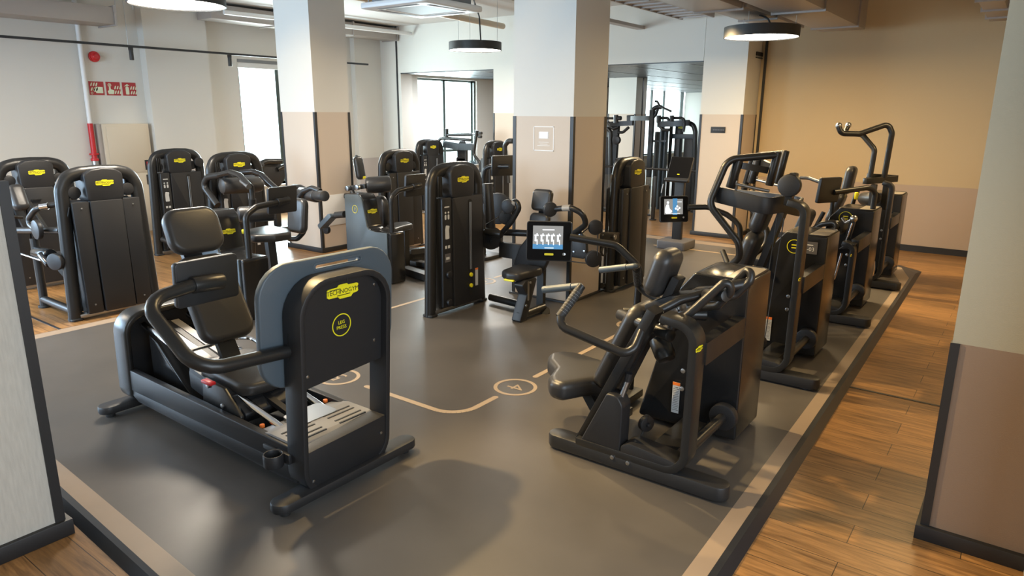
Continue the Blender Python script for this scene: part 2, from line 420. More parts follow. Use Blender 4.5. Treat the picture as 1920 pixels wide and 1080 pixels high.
# foreground fabric pier and right-hand pier
p = struct('wall_pier_left', B().box((-4.5, .3, ZF), (-3.6, 1.112, HC)), 'fabric')
struct('corner_trim', B().box((-3.64, 1.106, ZF), (-3.592, 1.15, 1.70)), 'black_trim', p)
struct('baseboard', B().prism([(-4.52, .28), (-3.575, .28), (-3.575, 1.175), (-4.52, 1.175)], (0, 0, ZF), X_, Y_, .085, .004), 'black_trim', p)
p = struct('wall_pier_right', B().box((-.18, 3.70, .975), (.245, 4.7, HC)), 'wall_white_shaded')
struct('pier_cladding', B().box((-.18, 3.70, ZF), (.245, 4.7, .975)), 'wall_beige_shaded', p)
struct('corner_trim', B().box((-.187, 3.692, ZF), (-.148, 3.74, .975)), 'black_trim', p)
struct('baseboard', B().prism([(-.205, 3.67), (.27, 3.67), (.27, 4.72), (-.205, 4.72)], (0, 0, ZF), X_, Y_, .075, .004), 'black_trim', p)
wall('wall_pier_right_return', (.245, 3.2, ZF), (.5, 3.72, HC), 'wall_white_shaded', None)

# ------------------------------------------------------------------ ceiling services
def duct(lo, hi, label, fl=(), axis=1, m='duct'):
    t = thing('air_duct', label, 'duct', ((lo[0] + hi[0]) / 2, (lo[1] + hi[1]) / 2, lo[2]), group='exposed ventilation ducts under the ceiling')
    B().box(lo, hi, .004).out('casing', m, t)
    for f in fl:
        l = list(lo); h = list(hi); l[axis] = f; h[axis] = f + .03
        B().box([a - .022 * (i != axis) for i, a in enumerate(l)], [a + .022 * (i != axis) for i, a in enumerate(h)]).out('flange', m, t)
    for f in fl[:2]:
        for s in (lo, hi):
            p = [s[0], s[1], hi[2]]; p[axis] = f + .3; B().cyl(p, (p[0], p[1], HC), .006, n=8).out('hanger_rod', 'steel', t)
    return t
duct((-12.3, 1.0, 3.30), (-11.75, 5.55, 3.55), 'grey rectangular duct ending in an open flange above the fire signs', (3.6, 5.52))
duct((-12.2, 7.15, 3.56), (-11.75, 11.6, 3.80), 'pale rectangular duct along the window wall, passing behind the slim left column', (8.4, 9.6, 10.3, 11.55))
duct((-2.88, 2.0, 3.22), (-2.28, 11.75, 3.62), 'widest brown duct nearest the tan wall, over the row of black machines', (4.0, 7.0, 9.3, 11.2))
duct((-3.62, 2.0, 3.22), (-3.05, 8.7, 3.52), 'duct beside the far ring lamp, to the left of the widest duct', (4.6, 7.4, 8.66))
duct((-3.50, 8.75, 3.24), (-3.02, 11.3, 3.45), 'narrow brown duct continuing beyond a flange towards the tan wall', (9.9,))
duct((-.76, 4.5, 3.22), (-.52, 11.7, 3.5), 'short brown duct high in the corner above the right-hand pier', (6.0, 9.5, 10.4, 11.2))
# cassette air conditioner
t = thing('ceiling_cassette', 'white square cassette air conditioner hanging between the two near columns', 'air conditioner', (-6.24, 6.58, 3.2))
cx, cy = -6.24, 6.58
B().box((cx - .42, cy - .42, 3.27), (cx + .42, cy + .42, 3.55)).out('housing', 'grille', t)
B().prism(rrect(1.06, 1.06, .05, cx, cy), (0, 0, 3.2), X_, Y_, .07, .02, hole=rrect(.62, .62, .03, cx, cy)).out('fascia', 'plastic_white', t)
B().box((cx - .31, cy - .31, 3.205), (cx + .31, cy + .31, 3.23)).out('grille', 'grille', t)
for dx, dy in ((0, .40), (0, -.40), (.40, 0), (-.40, 0)):
    B().box((cx + dx - (.32 if dx == 0 else .035), cy + dy - (.32 if dy == 0 else .035), 3.196), (cx + dx + (.32 if dx == 0 else .035), cy + dy + (.32 if dy == 0 else .035), 3.21), .004).out('louvre', 'grille', t)
for dx in (-.45, .45):
    for dy in (-.45, .45): B().cyl((cx + dx, cy + dy, 3.25), (cx + dx, cy + dy, HC), .007, n=8).out('hanger_rod', 'steel', t)
def run(pts, r, label, m, name, cat):
    o = B().tube(pts, r, .05, 10).out(name, m); return solo(o, label, cat)
run([(-11.6, 7.3, 3.66), (-11.3, 11.55, 3.66)], .04, 'pale pipe under the ceiling above the window-side duct', 'plastic_white', 'ceiling_pipe', 'pipe')
run([(-8.2, 7.2, 3.62), (-8.6, 11.3, 3.62)], .055, 'cream drain pipe under the ceiling left of the cassette unit', 'cream', 'ceiling_pipe', 'pipe')
o = B().box((-5.9, 6.9, 3.42), (-5.75, 11.6, 3.47)).out('cable_tray', 'duct'); solo(o, 'brown cable tray running from the cassette unit to the soffit wall', 'cable tray')
b = B().box((-5.0, 8.2, 3.52), (-4.45, 11.4, 3.525))
for s in (-5.0, -4.47): b.box((s, 8.2, 3.5), (s + .03, 11.4, 3.58))
for i in range(12): b.box((-5.0, 8.25 + i * .27, 3.5), (-4.45, 8.27 + i * .27, 3.52))
o = b.out('cable_tray', 'duct'); solo(o, 'wide perforated cable tray below the ceiling right of the middle column', 'cable tray')

def pendant(c, d, label, zt=HC):
    t = thing('ring_pendant_lamp', label, 'lamp', c, group='round black pendant lamps')
    r = d / 2; x, y, z = c
    B().prism(circ(r, n=56), (x, y, z), X_, Y_, .13, hole=circ(r - .012, n=56)).out('shade', 'lampblack', t)
    B().prism(circ(r - .011, n=56), (x, y, z + .012), X_, Y_, .02).out('diffuser', 'lampglow', t)
    B().prism(circ(r - .011, n=56), (x, y, z + .11), X_, Y_, .012).out('top_plate', 'lampblack', t)
    for k in range(3): B().cyl((x + (r - .06) * math.cos(k * 2.1 + .4), y + (r - .06) * math.sin(k * 2.1 + .4), z + .12), (x + (r - .06) * math.cos(k * 2.1 + .4), y + (r - .06) * math.sin(k * 2.1 + .4), zt), .003, n=6).out('suspension_wire', 'steel', t)
    B().tube([(x + .12, y, z + .12), (x + .05, y + .05, (z + zt) / 2 + .1), (x - .05, y, zt)], .012, .1, 8).out('cable', 'lampblack', t)
    return t
pendant((-6.93, 3.87, 3.0), .89, 'round black pendant lamp at the top edge above the slate foot plate')
pendant((-7.70, 9.36, 3.0), .87, 'round black pendant lamp hanging in front of the bright windows')
pendant((-3.06, 9.50, 2.96), .93, 'round black pendant lamp below the ducts near the tan wall', 3.24)
# track with spotlights
t = thing('lighting_track', 'long thin black lighting track crossing in front of the left wall', 'lighting track', (-12.0, 6, 3.0))
B().box((-12.02, -2, 2.995), (-11.98, 10.9, 3.03)).out('rail', 'black_trim', t)
for yy in (1, 5.8, 9): B().cyl((-11.99, yy, 3.03), (-11.99, yy, HC if yy > 5.6 and yy < 7 else 3.3 if yy < 5 else 3.56), .005, n=6).out('hanger_rod', 'steel', t)
for (px, lab) in (((-12.000,5.836,2.970), 'black cylinder track spotlight above the fire signs'), ((-12.000,7.584,2.985), 'black cylinder track spotlight beside the bright window')):
    t = thing('track_spotlight', lab, 'spotlight', (-12, px[1], 2.99), group='spotlights on the black track')
    B().cyl((-12, px[1], 2.80), (-12, px[1], 2.955), .033, bev=.003).out('barrel', 'lampblack', t)
    B().box((-12.02, px[1] - .03, 2.95), (-11.98, px[1] + .03, 2.995)).out('adapter', 'black_trim', t)

# ------------------------------------------------------------------ fire point on the left wall
def wl(x, y): return None
XW = XL
pipe = thing('riser_pipe', 'vertical riser pipe, white above and red below, on the left wall', 'pipe', (XW + .06, 5.25, 0))
B().tube([(XW + .06, 5.27, HC), (XW + .06, 5.25, 1.80)], .035, 0, 14).out('upper_pipe', 'plastic_white', pipe)
B().tube([(XW + .06, 5.25, 1.80), (XW + .06, 5.25, 1.22)], .04, 0, 14).out('lower_pipe', 'red', pipe, label='red painted lower length of pipe')
B().disc((XW + .06, 5.25, 1.31), (0, 0, 1), .07, .025).disc((XW + .06, 5.25, 1.22), (0, 0, 1), .06, .04).out('coupling', 'red', pipe)
B().tube([(XW + .06, 5.25, 1.22), (XW + .06, 5.25, 1.05), (XW + .08, 5.265, .93)], .05, .06, 14).out('valve', 'steel', pipe)
t = thing('fire_sounder', 'red round fire alarm sounder on the left wall above the signs', 'alarm', (XW, 5.47, 2.85))
B().disc((XW + .02, 5.47, 2.85), X_, .085, .04, .008).out('base', 'red', t)
B().lathe([(.0, .07), (.035, .07), (.05, .05), (.07, .045), (.072, .03), (.072, 0)], (XW + .03, 5.47, 2.85), X_).out('horn', 'red', t)
cab = thing('hose_cabinet', 'cream metal fire hose cabinet with two doors below the red signs', 'cabinet', (XW, 5.78, ZF))
ya, yb_ = 5.42, 6.13
B().box((XW, ya - .02, ZF), (XW + .14, yb_ + .02, 1.79), .004).out('body', 'cream', cab)
B().box((XW, ya - .09, ZF), (XW + .10, ya - .02, 1.79), .004).out('side_post', 'duct', cab)
for z0, z1 in ((.98, 1.75), (.02, .96)):
    d = B().box((XW + .14, ya + .03, z0), (XW + .153, yb_ - .02, z1), .004).out('door', 'cream', cab)
    h = B().box((XW + .153, yb_ - .12, z0 + .03 if z0 > .5 else z1 - .2), (XW + .16, yb_ - .04, z0 + .2 if z0 > .5 else z1 - .03), .004).out('handle', 'ink', d)
    q_ = B().box((XW + .16, yb_ - .095, z0 + .06 if z0 > .5 else z1 - .17), (XW + .17, yb_ - .055, z0 + .17 if z0 > .5 else z1 - .06), .003).out('latch', 'red', d)
b = B().box((XW + .0, 6.30, 1.02), (XW + .23, 6.42, 1.10), .004)
o = B().box((XW + .2, 6.36, .98), (XW + .245, 6.48, 1.08), .006).out('fire_call_point', 'plastic_white'); solo(o, 'small white and red call point on the wall pier right of the cabinet', 'call point')
q_ = B().box((XW + .245, 6.37, 1.05), (XW + .249, 6.47, 1.07)).out('red_stripe', 'red', None); q_.parent = o
b.bm.free()
zs0, zs1 = 2.25, 2.465
def flames(b, x, y0, z0, s):
    for i in range(3):
        for j in range(2):
            yy = y0 + i * .04 * s
            b.prism(rp([(yy - .014, z0 + .075 * j), (yy + .012, z0 + .075 * j + .01), (yy + .03, z0 + .075 * j + .07), (yy + .005, z0 + .075 * j + .05)], .008, 3), (x, 0, 0), Y_, Z_, .002)
for k, (y0, y1, kind) in enumerate(((5.335, 5.565, 'hose'), (5.60, 5.825, 'hand'), (5.86, 6.085, 'ext'))):
    lab = {'hose': 'red fire hose reel sign, nearest the riser pipe', 'hand': 'red fire alarm button sign with a pressing hand, middle of three', 'ext': 'red fire extinguisher sign, furthest from the riser pipe'}[kind]
    t = thing('fire_sign', lab, 'sign', (XW, (y0 + y1) / 2, zs0), group='red fire safety signs')
    B().box((XW, y0, zs0), (XW + .006, y1, zs1)).out('panel', 'sign_red', t)
    b = B(); x = XW + .006; m_ = (y0 + y1) / 2
    if kind == 'hose':
        b.prism(rp([(y0 + .10, zs0 + .03), (y1 - .02, zs0 + .03), (y1 - .02, zs0 + .13), (y0 + .10, zs0 + .13)], .008), (x, 0, 0), Y_, Z_, .002)
        b.prism(rect(.03, .05, y0 + .085, zs0 + .075), (x, 0, 0), Y_, Z_, .002).ring((x, y0 + .035, zs0 + .03), Y_, Z_, .018, .006)
        flames(b, x, y0 + .03, zs0 + .06, 1)
    elif kind == 'hand':
        b.prism(rp([(y0 + .03, zs0 + .02), (y0 + .11, zs0 + .02), (y0 + .125, zs0 + .08), (y0 + .07, zs0 + .10), (y0 + .07, zs0 + .14), (y0 + .045, zs0 + .14), (y0 + .04, zs0 + .08), (y0 + .015, zs0 + .07)], .01), (x, 0, 0), Y_, Z_, .002)
        b.ring((x, y0 + .057, zs0 + .165), Y_, Z_, .028, .009).disc((x + .001, y0 + .057, zs0 + .165), X_, .01, .002)
        flames(b, x, y1 - .09, zs0 + .02, 1)
    else:
        b.prism(rp([(y0 + .05, zs0 + .02), (y0 + .105, zs0 + .02), (y0 + .105, zs0 + .13), (y0 + .09, zs0 + .15), (y0 + .065, zs0 + .15), (y0 + .05, zs0 + .13)], .01), (x, 0, 0), Y_, Z_, .002)
        b.prism([(y0 + .03, zs0 + .15), (y0 + .12, zs0 + .165), (y0 + .08, zs0 + .19)], (x, 0, 0), Y_, Z_, .002)
        flames(b, x, y1 - .09, zs0 + .02, 1)
    b.out('pictogram', 'glow', t)
# ------------------------------------------------------------------ shared machine pieces
def console(parent, c, n, w=.33, h=.275, t=.035, kind='bars', up=(0, 0, 1)):
    """touch display: c centre of the housing, n the way its screen faces"""
    n = V(n).normalized(); v = V(up); v = (v - n * v.dot(n)).normalized(); u = v.cross(n); c = V(c)
    o = B().prism(rrect(w, h, .02), c - n * t / 2, u, v, t, .006).out('display', 'panel', parent)
    f = c + n * (t / 2)
    B().prism(rrect(w * .96, h * .95, .016), f, u, v, .001).out('glass_front', 'scr_dark', o)
    s = B(); f2 = f + n * .0012; zc = h * .09
    s.prism(rect(w * .66, h * .58, -w * .03, zc), f2, u, v, .0006); s.out('screen', 'scr_grey', o, label='lit display screen')
    if kind == 'bars':
        B().prism(rect(w * .66, h * .12, -w * .03, zc - h * .23), f2, u, v, .0009).out('screen_band', 'scr_blue', o)
        b = B()
        for i, x in enumerate((-.30, -.17, -.05, .06, .19)):
            b.prism(rect(w * .035, h * .16, x * w, zc - h * .02), f2, u, v, .0012); b.prism(rect(w * .09, h * .03, x * w + w * .02, zc + h * .05), f2, u, v, .0012)
            b.prism(rect(w * .02, h * .13, x * w + w * .035, zc - h * .12), f2, u, v, .0012); b.prism(circ(w * .014, x * w + .01, zc + h * .085, 10), f2, u, v, .0012)
        b.prism(rect(w * .26, h * .02, -w * .02, zc + h * .19), f2, u, v, .0012); b.prism(rect(w * .2, h * .015, 0, zc - h * .26), f2, u, v, .0012)
        b.out('screen_picture', 'scr_white', o)
    elif kind == 'figure':
        B().prism(rect(w * .16, h * .62, w * .02, zc), f2, u, v, .0009).out('screen_band', 'scr_blue', o)
        b = B().prism(rp([(-.33 * w, -.15 * h), (-.2 * w, -.17 * h), (-.05 * w, -.1 * h), (-.17 * w, .02 * h), (-.2 * w, .18 * h), (-.27 * w, .18 * h), (-.32 * w, .05 * h)], .01), f2, u, v, .0012)
        b.prism(circ(w * .04, -w * .23, h * .25, 14), f2, u, v, .0012).prism(rect(w * .16, h * .02, w * .18, h * .27), f2, u, v, .0012)
        for x, y in ((.05, .02), (.12, -.02), (.10, .10), (.18, .04)): b.prism(circ(w * .035, x * w, y * h, 10), f2, u, v, .0012)
        b.prism(rect(w * .5, h * .015, -w * .05, -h * .17), f2, u, v, .0012)
        b.out('screen_picture', 'scr_white', o)
    B().prism(rrect(w * .2, h * .055, h * .02, 0, -h * .33), f2, u, v, .001).out('logo_plaque', 'yellow', o)
    B().disc(f + u * (w * .33) - v * (h * .32), n, w * .035, .003, .001).out('button', 'steel', o)
    return o

def ringmark(parent, c, u, v, r, text=None, n=2):
    u, v = V(u).normalized(), V(v).normalized()
    o = B().ring(c, u, v, r, r * .09, .002).out('round_emblem', 'yellow', parent, label='thin yellow circle')
    b = B()
    if text:
        for i, s in enumerate(text): b.text(s, V(c) + v * (r * (.22 - .44 * i) if len(text) > 1 else 0), u, v, r * (.42 if len(text) > 1 else .95), .0006)
    else:
        for i in range(n): b.prism(rect(r * .75, r * .16, 0, r * (.2 - .4 * i)), c, u, v, .001)
    b.out('lettering', 'yellow', o)
    return o
def warning(parent, c, u, v, w=.05, h=.19):
    u, v = V(u).normalized(), V(v).normalized(); n = u.cross(v)
    o = B().prism(rect(w, h), c, u, v, .0015).out('warning_label', 'label', parent, label='narrow grey sticker with orange top')
    B().prism(rect(w, h * .1, 0, h * .45), V(c) + n * .0015, u, v, .0008).out('orange_strip', 'orange', o)
    b = B()
    for i in range(14): b.prism(rect(w * (.8 if i % 4 else .6), h * .014, 0, h * (.34 - i * .057)), V(c) + n * .0015, u, v, .0006)
    b.out('small_print', 'grey_tag', o)
    return o

# ------------------------------------------------------------------ leg press
t = thing('leg_press_machine', 'black leg press with slate foot plate and yellow plaque, nearest machine on the grey floor', 'exercise machine', (-3.8, 2.27, 0))
yn, yf = 1.978, 2.565
FX = -2.79; LV = V((.062, 0, 1))
outl = rp([(1.972, .03), (2.572, .03), (2.572, 1.205), (1.972, 1.205)], [.15, .15, .19, .19], 7)
inl = rp([(2.004, .065), (2.540, .065), (2.540, 1.172), (2.004, 1.172)], [.12, .12, .16, .16], 7)
b = B().prism(outl, (FX - .14, 0, 0), Y_, LV, .14, .006, 2, n=X_, hole=inl)
b.box((FX + .0722, 2.262, 1.16), (FX + .074, 2.268, 1.2))
b.out('front_frame', 'panel', t)
up_o = rp([(2.004, .63), (2.540, .66), (2.540, 1.172), (2.004, 1.172)], [.0, .0, .16, .16], 7)
pn = B().prism(up_o, (FX - .10, 0, 0), Y_, LV, .055, 0, n=X_).out('front_panel', 'panel', t)
lo_o = rp([(2.004, .065), (2.540, .065), (2.540, .315), (2.004, .295)], [.12, .12, 0, 0], 7)
B().prism(lo_o, (FX - .12, 0, 0), Y_, LV, .115, .003, n=X_).out('lower_panel', 'panel', t)
nf = X_ - V((0, 0, 0)); fx = lambda z: FX - .045 + .062 * z
badge(t, (fx(1.105) + .002, 2.272, 1.105), Y_, LV, .205)
ringmark(t, (fx(.925) + .002, 2.262, .925), Y_, LV, .062, ['LEG', 'PRESS'])
bolts(t, [(fx(z) + .002, y, z) for y, z in ((2.49, 1.10), (2.49, .78), (2.04, .70))] + [(FX + .004, 2.03, .12), (FX + .015, 2.50, .22)], X_)
b = B().box((FX - .045, 1.9705, .80), (FX - .035, 1.9725, .94)); b.out('cover_slot', 'ink', t)
# foot plate
pl = rrect(.875, .655, .17, 2.285, .955, 7); slot = rrect(.30, .022, .0105, 2.335, 1.232, 7)
B().prism(pl, (FX - .185, 0, 0), Y_, LV, .04, .010, 3, n=X_, hole=slot).out('foot_plate', 'slate', t, label='large slate-grey rounded foot plate')
b = B().prism(rrect(.33, .05, .024, 2.335, 1.232, 7), (FX - .147, 0, 0), Y_, LV, .004, .001, n=X_, hole=slot); b.out('slot_rim', 'slate', t)
# side rails
for y0, y1, s in ((yn, yn + .045, -1), (yf - .045, yf, 1)):
    b = B().prism(rp([(-4.70, .19), (-2.86, .19), (-2.86, .30), (-4.66, .335)], .01, 2), (0, y0, 0), X_, Z_, y1 - y0, .005, n=Y_)
    b.out('side_rail', 'panel', t)
    b = B().prism(rp([(-4.68, .18), (-4.55, .12), (-3.0, .095), (-2.86, .10), (-2.86, .186), (-4.66, .186)], .02, 3), (0, y0 + .006, 0), X_, Z_, y1 - y0 - .012, .004, n=Y_)
    b.out('side_skirt', 'panel', t)
    B().box((-4.62, y0 + .01, .186), (-2.87, y1 - .01, .190)).out('trim_line', 'steel', t)
# rear hoop and housing
ro = rp([(yn - .01, .09), (yf + .01, .09), (yf + .01, .725), (yn - .01, .725)], [.1, .1, .15, .15], 7); ri = rp([(yn + .035, .13), (yf - .035, .13), (yf - .035, .68), (yn + .035, .68)], [.08, .08, .11, .11], 7)
B().prism(ro, (-4.79, 0, 0), Y_, V((.05, 0, 1)), .17, .02, 3, n=X_, hole=ri).out('rear_frame', 'metal', t)
B().prism(ri, (-4.77, 0, 0), Y_, V((.05, 0, 1)), .05, 0, n=X_).out('rear_panel', 'panel', t)
B().box((-4.62, yn + .045, .10), (-2.95, yf - .045, .14), .004).out('floor_pan', 'panel', t)
B().prism([(-4.55, .14), (-3.95, .14), (-4.45, .52), (-4.55, .56)], (0, 2.10, 0), X_, Z_, .34, .01, n=Y_).out('rear_ramp', 'panel_gloss', t)
for y in (2.115, 2.425):
    B().cyl((-4.62, y, .615), (-2.98, y, .245), .021).out('guide_rod', 'chrome', t)
for y in (2.20, 2.31):
    B().beam((-4.60, y, .60), (-3.7, y, .415), .055, .018, .003).out('track_bar', 'lid', t, label='pale flat track bar')
B().beam((-4.6, 2.255, .60), (-3.1, 2.255, .25), .04, .03, .003).out('belt_track', 'panel', t)
# steps at the front
st = B().prism(rp([(-3.24, .285), (-3.10, .315), (-2.90, .315), (-2.86, .30), (-2.86, .26), (-3.24, .26)], .02, 3), (0, yn + .02, 0), X_, Z_, yf - yn - .04, .006, n=Y_)
st.out('step_plate', 'tread', t, label='ribbed grey step plate')
for x in (-2.90, -2.94, -3.0, -3.04):
    for y0, y1 in ((2.03, 2.22), (2.31, 2.50)): B().box((x - .006, y0, .312), (x + .006, y1, .319), .002).out('step_rib', 'rubber', t)
B().prism(rp([(-3.22, 2.16), (-3.04, 2.16), (-3.04, 2.42), (-3.22, 2.42)], .03), (0, 0, .3), X_, Y_, .02).out('step_recess', 'steel', t)
for y in (2.06, 2.50): B().disc((-3.26, y, .29), Z_, .014, .02).out('end_stop', 'orange', t)
# feet
for x, y0, y1 in ((-2.815, 1.795, 2.785), (-4.76, 1.815, 2.73)):
    f = B().prism(rrect(.125, y1 - y0, .06, x, (y0 + y1) / 2), (0, 0, .03), X_, Y_, .055, .012, 2).out('foot', 'foot', t)
    for y in (y0 + .07, y1 - .07): B().cyl((x, y, 0), (x, y, .03), .03, bev=.004).out('foot_pad', 'rubber', f)
# carriage: seat, backrest, brackets
B().prism(rp([(-4.02, .33), (-3.5, .22), (-3.42, .30), (-3.60, .42), (-4.02, .45)], .02, 3), (0, 2.07, 0), X_, Z_, .40, .006, n=Y_).out('carriage', 'panel', t)
b = B().prism(rp([(-3.83, .24), (-3.48, .20), (-3.42, .30), (-3.58, .44), (-3.80, .46)], .02, 3), (0, 2.035, 0), X_, Z_, .022, .004, n=Y_)
b.out('carriage_bracket', 'metal', t); bolts(t, [(-3.74, 2.03, .42), (-3.60, 2.03, .33), (-3.74, 2.03, .28)], Y_, .014, .012)
B().cyl((-3.52, 2.04, .315), (-3.52, 2.50, .315), .045, bev=.006).out('roller_housing', 'panel', t)
B().beam((-4.0, 2.09, .455), (-3.55, 2.09, .38), .05, .03, .004).out('red_catch_rail', 'panel', t)
B().box((-3.76, 2.0, .445), (-3.66, 2.04, .465), .006).out('release_lever', 'red', t, label='small red release lever')
B().prism(rp([(-3.95, 2.07), (-3.47, 2.09), (-3.44, 2.27), (-3.47, 2.45), (-3.95, 2.47)], .09), (0, 0, -.035), X_ - Z_ * .12, Y_, .08, .028, 4).out('seat', 'leather', t)
LB = V((-.36, 0, .93)).normalized()
B().pad((-4.035, 2.275, .845), Y_, V((-.49, 0, .87)), .36, .57, .095, .09).out('backrest', 'leather', t)
B().pad((-4.20, 2.275, 1.262), Y_, LB, .355, .29, .085, .09).out('headrest', 'leather', t)
B().beam((-3.86, 2.275, .47), (-4.29, 2.275, 1.25), .12, .035, .008, up=(1, 0, .3)).out('back_support', 'metal', t)
B().tube([(-3.90, 2.03, .52), (-4.02, 2.03, .54), (-4.06, 2.10, .55), (-4.06, 2.44, .55), (-4.02, 2.51, .54), (-3.6, 2.51, .47)], .012, .05, 8).out('side_handle', 'chrome', t)
# display arm
tb = B().tube([(-2.845, 1.98, .843), (-2.845, 1.508, .878), (-3.281,1.508,1.127), (-3.29, 1.79, 1.158)], .0335, .13, 14)
tb.out('display_arm', 'metal', t)
B().cyl((-3.29, 1.76, 1.156), (-3.30, 1.93, 1.146), .042, bev=.004).out('display_mount', 'metal', t)
console(t, (-3.345, 1.87, 1.155), (-1, -.04, .06), .35, .235)
# cup holder
b = B().prism(circ(.052, -2.955, 1.915, 32), (0, 0, .205), X_, Y_, .07, .004, hole=circ(.044, -2.955, 1.915, 32)); b.box((-3.0, 1.955, .215), (-2.88, 1.985, .27), .004)
b.disc((-2.955, 1.915, .207), Z_, .045, .004, 0); b.out('cup_holder', 'panel', t)
B().box((-3.12, 1.965, .235), (-2.99, 1.982, .262), .004).out('phone_slot', 'rubber', t)

# ------------------------------------------------------------------ the row of seated machines along the right edge
def bio_base(t, y, top=.93, lean=.19):
    """foot bar, near frame, strut and tower; y is the centre of the near foot"""
    W = lambda p: (p[0], y + p[1], p[2])
    f = B().prism(rrect(1.13, .125, .06, -1.60, y), (0, 0, .012), X_, Y_, .085, .012).out('foot', 'foot', t)
    for x in (-2.08, -1.12): B().cyl((x, y, 0), (x, y, .014), .035).out('foot_pad', 'rubber', f)
    # upright: bent flat bar
    prof_o = rp([(-1.90, .09), (-1.245, .09), (-1.235, .95), (-1.42, .97)], [0, .12, .13, .02], 6)
    bar = []
    pts = fillet([V((-1.95, 0, .105)), V((-1.275, 0, .105)), V((-1.268, 0, top)), V((-1.268 - lean, 0, top + .025))], .12, 7)
    b = B(); m = bmesh.new(); rings = []
    for i, p in enumerate(pts):
        d = (pts[min(i + 1, len(pts) - 1)] - pts[max(0, i - 1)]).normalized(); nrm = V((d.z, 0, -d.x))
        rings.append([m.verts.new(V((p.x, y + q[1], p.z)) + nrm * q[0]) for q in ((-.023, -.062), (.023, -.062), (.023, .062), (-.023, .062))])
    for a, c in zip(rings, rings[1:]):
        for k in range(4): m.faces.new((a[k], a[(k + 1) % 4], c[(k + 1) % 4], c[k]))
    m.faces.new(rings[0][::-1]); m.faces.new(rings[-1]); b._merge(m, .004, 2)
    b.out('upright', 'metal', t)
    bolts(t, [W((-1.31, -.064, .60)), W((-1.31, -.064, .70)), W((-1.60, -.064, .075)), W((-1.70, -.064, .08))], Y_, .013, .008)
    # tower
    b = B().prism(rp([(-1.90, .03), (-1.235, .03), (-1.235, 1.045), (-1.57, 1.06), (-1.66, .95)], [.02, .02, .012, .03, .03], 4), (0, y + .665, 0), X_, Z_, .43, .035, 4, n=Y_)
    b.out('weight_tower', 'panel_gloss', t)
    lid = B().prism(rrect(.335, .42, .05, -1.408, y + .88), (0, 0, 1.046), X_, Y_, .012, .004, 2, hole=rrect(.315, .40, .045, -1.408, y + .88)).out('tower_rim', 'panel', t)
    B().prism(rrect(.315, .40, .045, -1.408, y + .88), (0, 0, 1.044), X_, Y_, .008).out('tower_lid', 'lid', t)
    B().beam(W((-1.272, .06, .77)), W((-1.272, .67, .77)), .07, .125, .006).out('strut', 'metal', t)
    B().box(W((-1.58, .06, .015)), W((-1.42, .67, .10)), .008).out('cross_beam', 'metal', t)
    b = B().cyl(W((-1.30, .05, .20)), W((-1.30, .58, .20)), .03); b.out('axle', 'metal', t)
    b = B().disc(W((-1.30, .61, .20)), Y_, .085, .06, .012, 32); b.out('pulley_cover', 'panel', t)
def seat_pad(t, x, y, z):
    """saddle seat, nose towards -X"""
    o = rp([(x - .22, y - .085), (x - .20, y - .10), (x - .06, y - .16), (x + .17, y - .17), (x + .17, y + .17), (x - .06, y + .16), (x - .20, y + .10), (x - .22, y + .085)], .06, 5)
    B().prism(o, (0, 0, z - .085 - .03 * x), X_ + Z_ * .03, Y_, .085, .036, 5).out('seat', 'leather', t)
    B().prism(rp([(x - .15, y - .07), (x + .15, y - .12), (x + .15, y + .12), (x - .15, y + .07)], .04), (0, 0, z - .12), X_, Y_, .04, .008).out('seat_base', 'panel', t)

# ---- first machine: seated press with long levers
t = thing('seated_press_machine', 'black seated press with saddle seat and long bent levers, nearest machine at the right edge', 'exercise machine', (-1.6, 3.7, 0))
y = 3.345
bio_base(t, y)
so = rp([(-2.49, 3.80), (-2.44, 3.89), (-2.34, 3.93), (-2.12, 3.90), (-1.92, 3.92), (-1.86, 3.70), (-2.0, 3.54), (-2.06, 3.42), (-2.10, 3.35), (-2.19, 3.36), (-2.25, 3.43), (-2.30, 3.58), (-2.42, 3.68)], .07, 5)
B().prism(so, (0, 0, .285), X_, Y_, .125, .045, 5).out('seat', 'leather', t)
B().prism(rp([(-2.35, 3.80), (-1.95, 3.84), (-1.92, 3.66), (-2.2, 3.55)], .04), (0, 0, .255), X_, Y_, .04, .008).out('seat_base', 'panel', t)
b = B().prism(rp([(-1.957,3.340,0.045)[::2], (-1.66, .10), (-1.655, .40), (-1.69, .455), (-1.76, .455)], [.01, .01, .06, .05, .02], 5), (0, y - .055, 0), X_, Z_, .11, .012, 3, n=Y_); b.out('gas_spring_cover', 'panel', t)
B().prism([(-1.985, .09), (-1.93, .09), (-1.50, .96), (-1.555, .985)], (0, y - .02, 0), X_, Z_, .12, .01, n=Y_).out('sloping_post', 'metal', t)
B().cyl((-1.70, y, .40), (-1.665, y + .02, .54), .016).out('gas_spring', 'steel', t); B().cyl((-1.668, y + .02, .53), (-1.66, y + .02, .58), .02).out('spring_cap', 'panel', t)
B().beam((-1.92, 3.62, .08), (-2.10, 3.66, .28), .09, .06, .008, up=(1, 0, 0)).out('seat_post', 'metal', t)
B().box((-2.02, 3.32, .03), (-1.92, 3.98, .09), .008).out('seat_beam', 'metal', t)
bk = V((.42, 0, .91)).normalized(); nb = Y_.cross(bk)
B().pad((-1.80, 3.68, .60), -Y_, bk, .30, .62, .11, .10).out('backrest', 'leather', t)
B().pad((-1.575, 3.68, 1.095), -Y_, V((.30, 0, .95)), .245, .29, .115, .07, .05).out('headrest', 'leather', t)
B().beam((-1.88, 3.68, .28), (-1.53, 3.68, 1.10), .10, .045, .01, up=(1, 0, 0)).out('back_spine', 'panel', t)
B().prism(rp([(-1.75, .9), (-1.55, .82), (-1.35, .98), (-1.36, 1.04), (-1.55, 1.0)], .03, 3), (0, 3.60, 0), X_, Z_, .16, .01, n=Y_).out('lever_hub', 'panel', t)
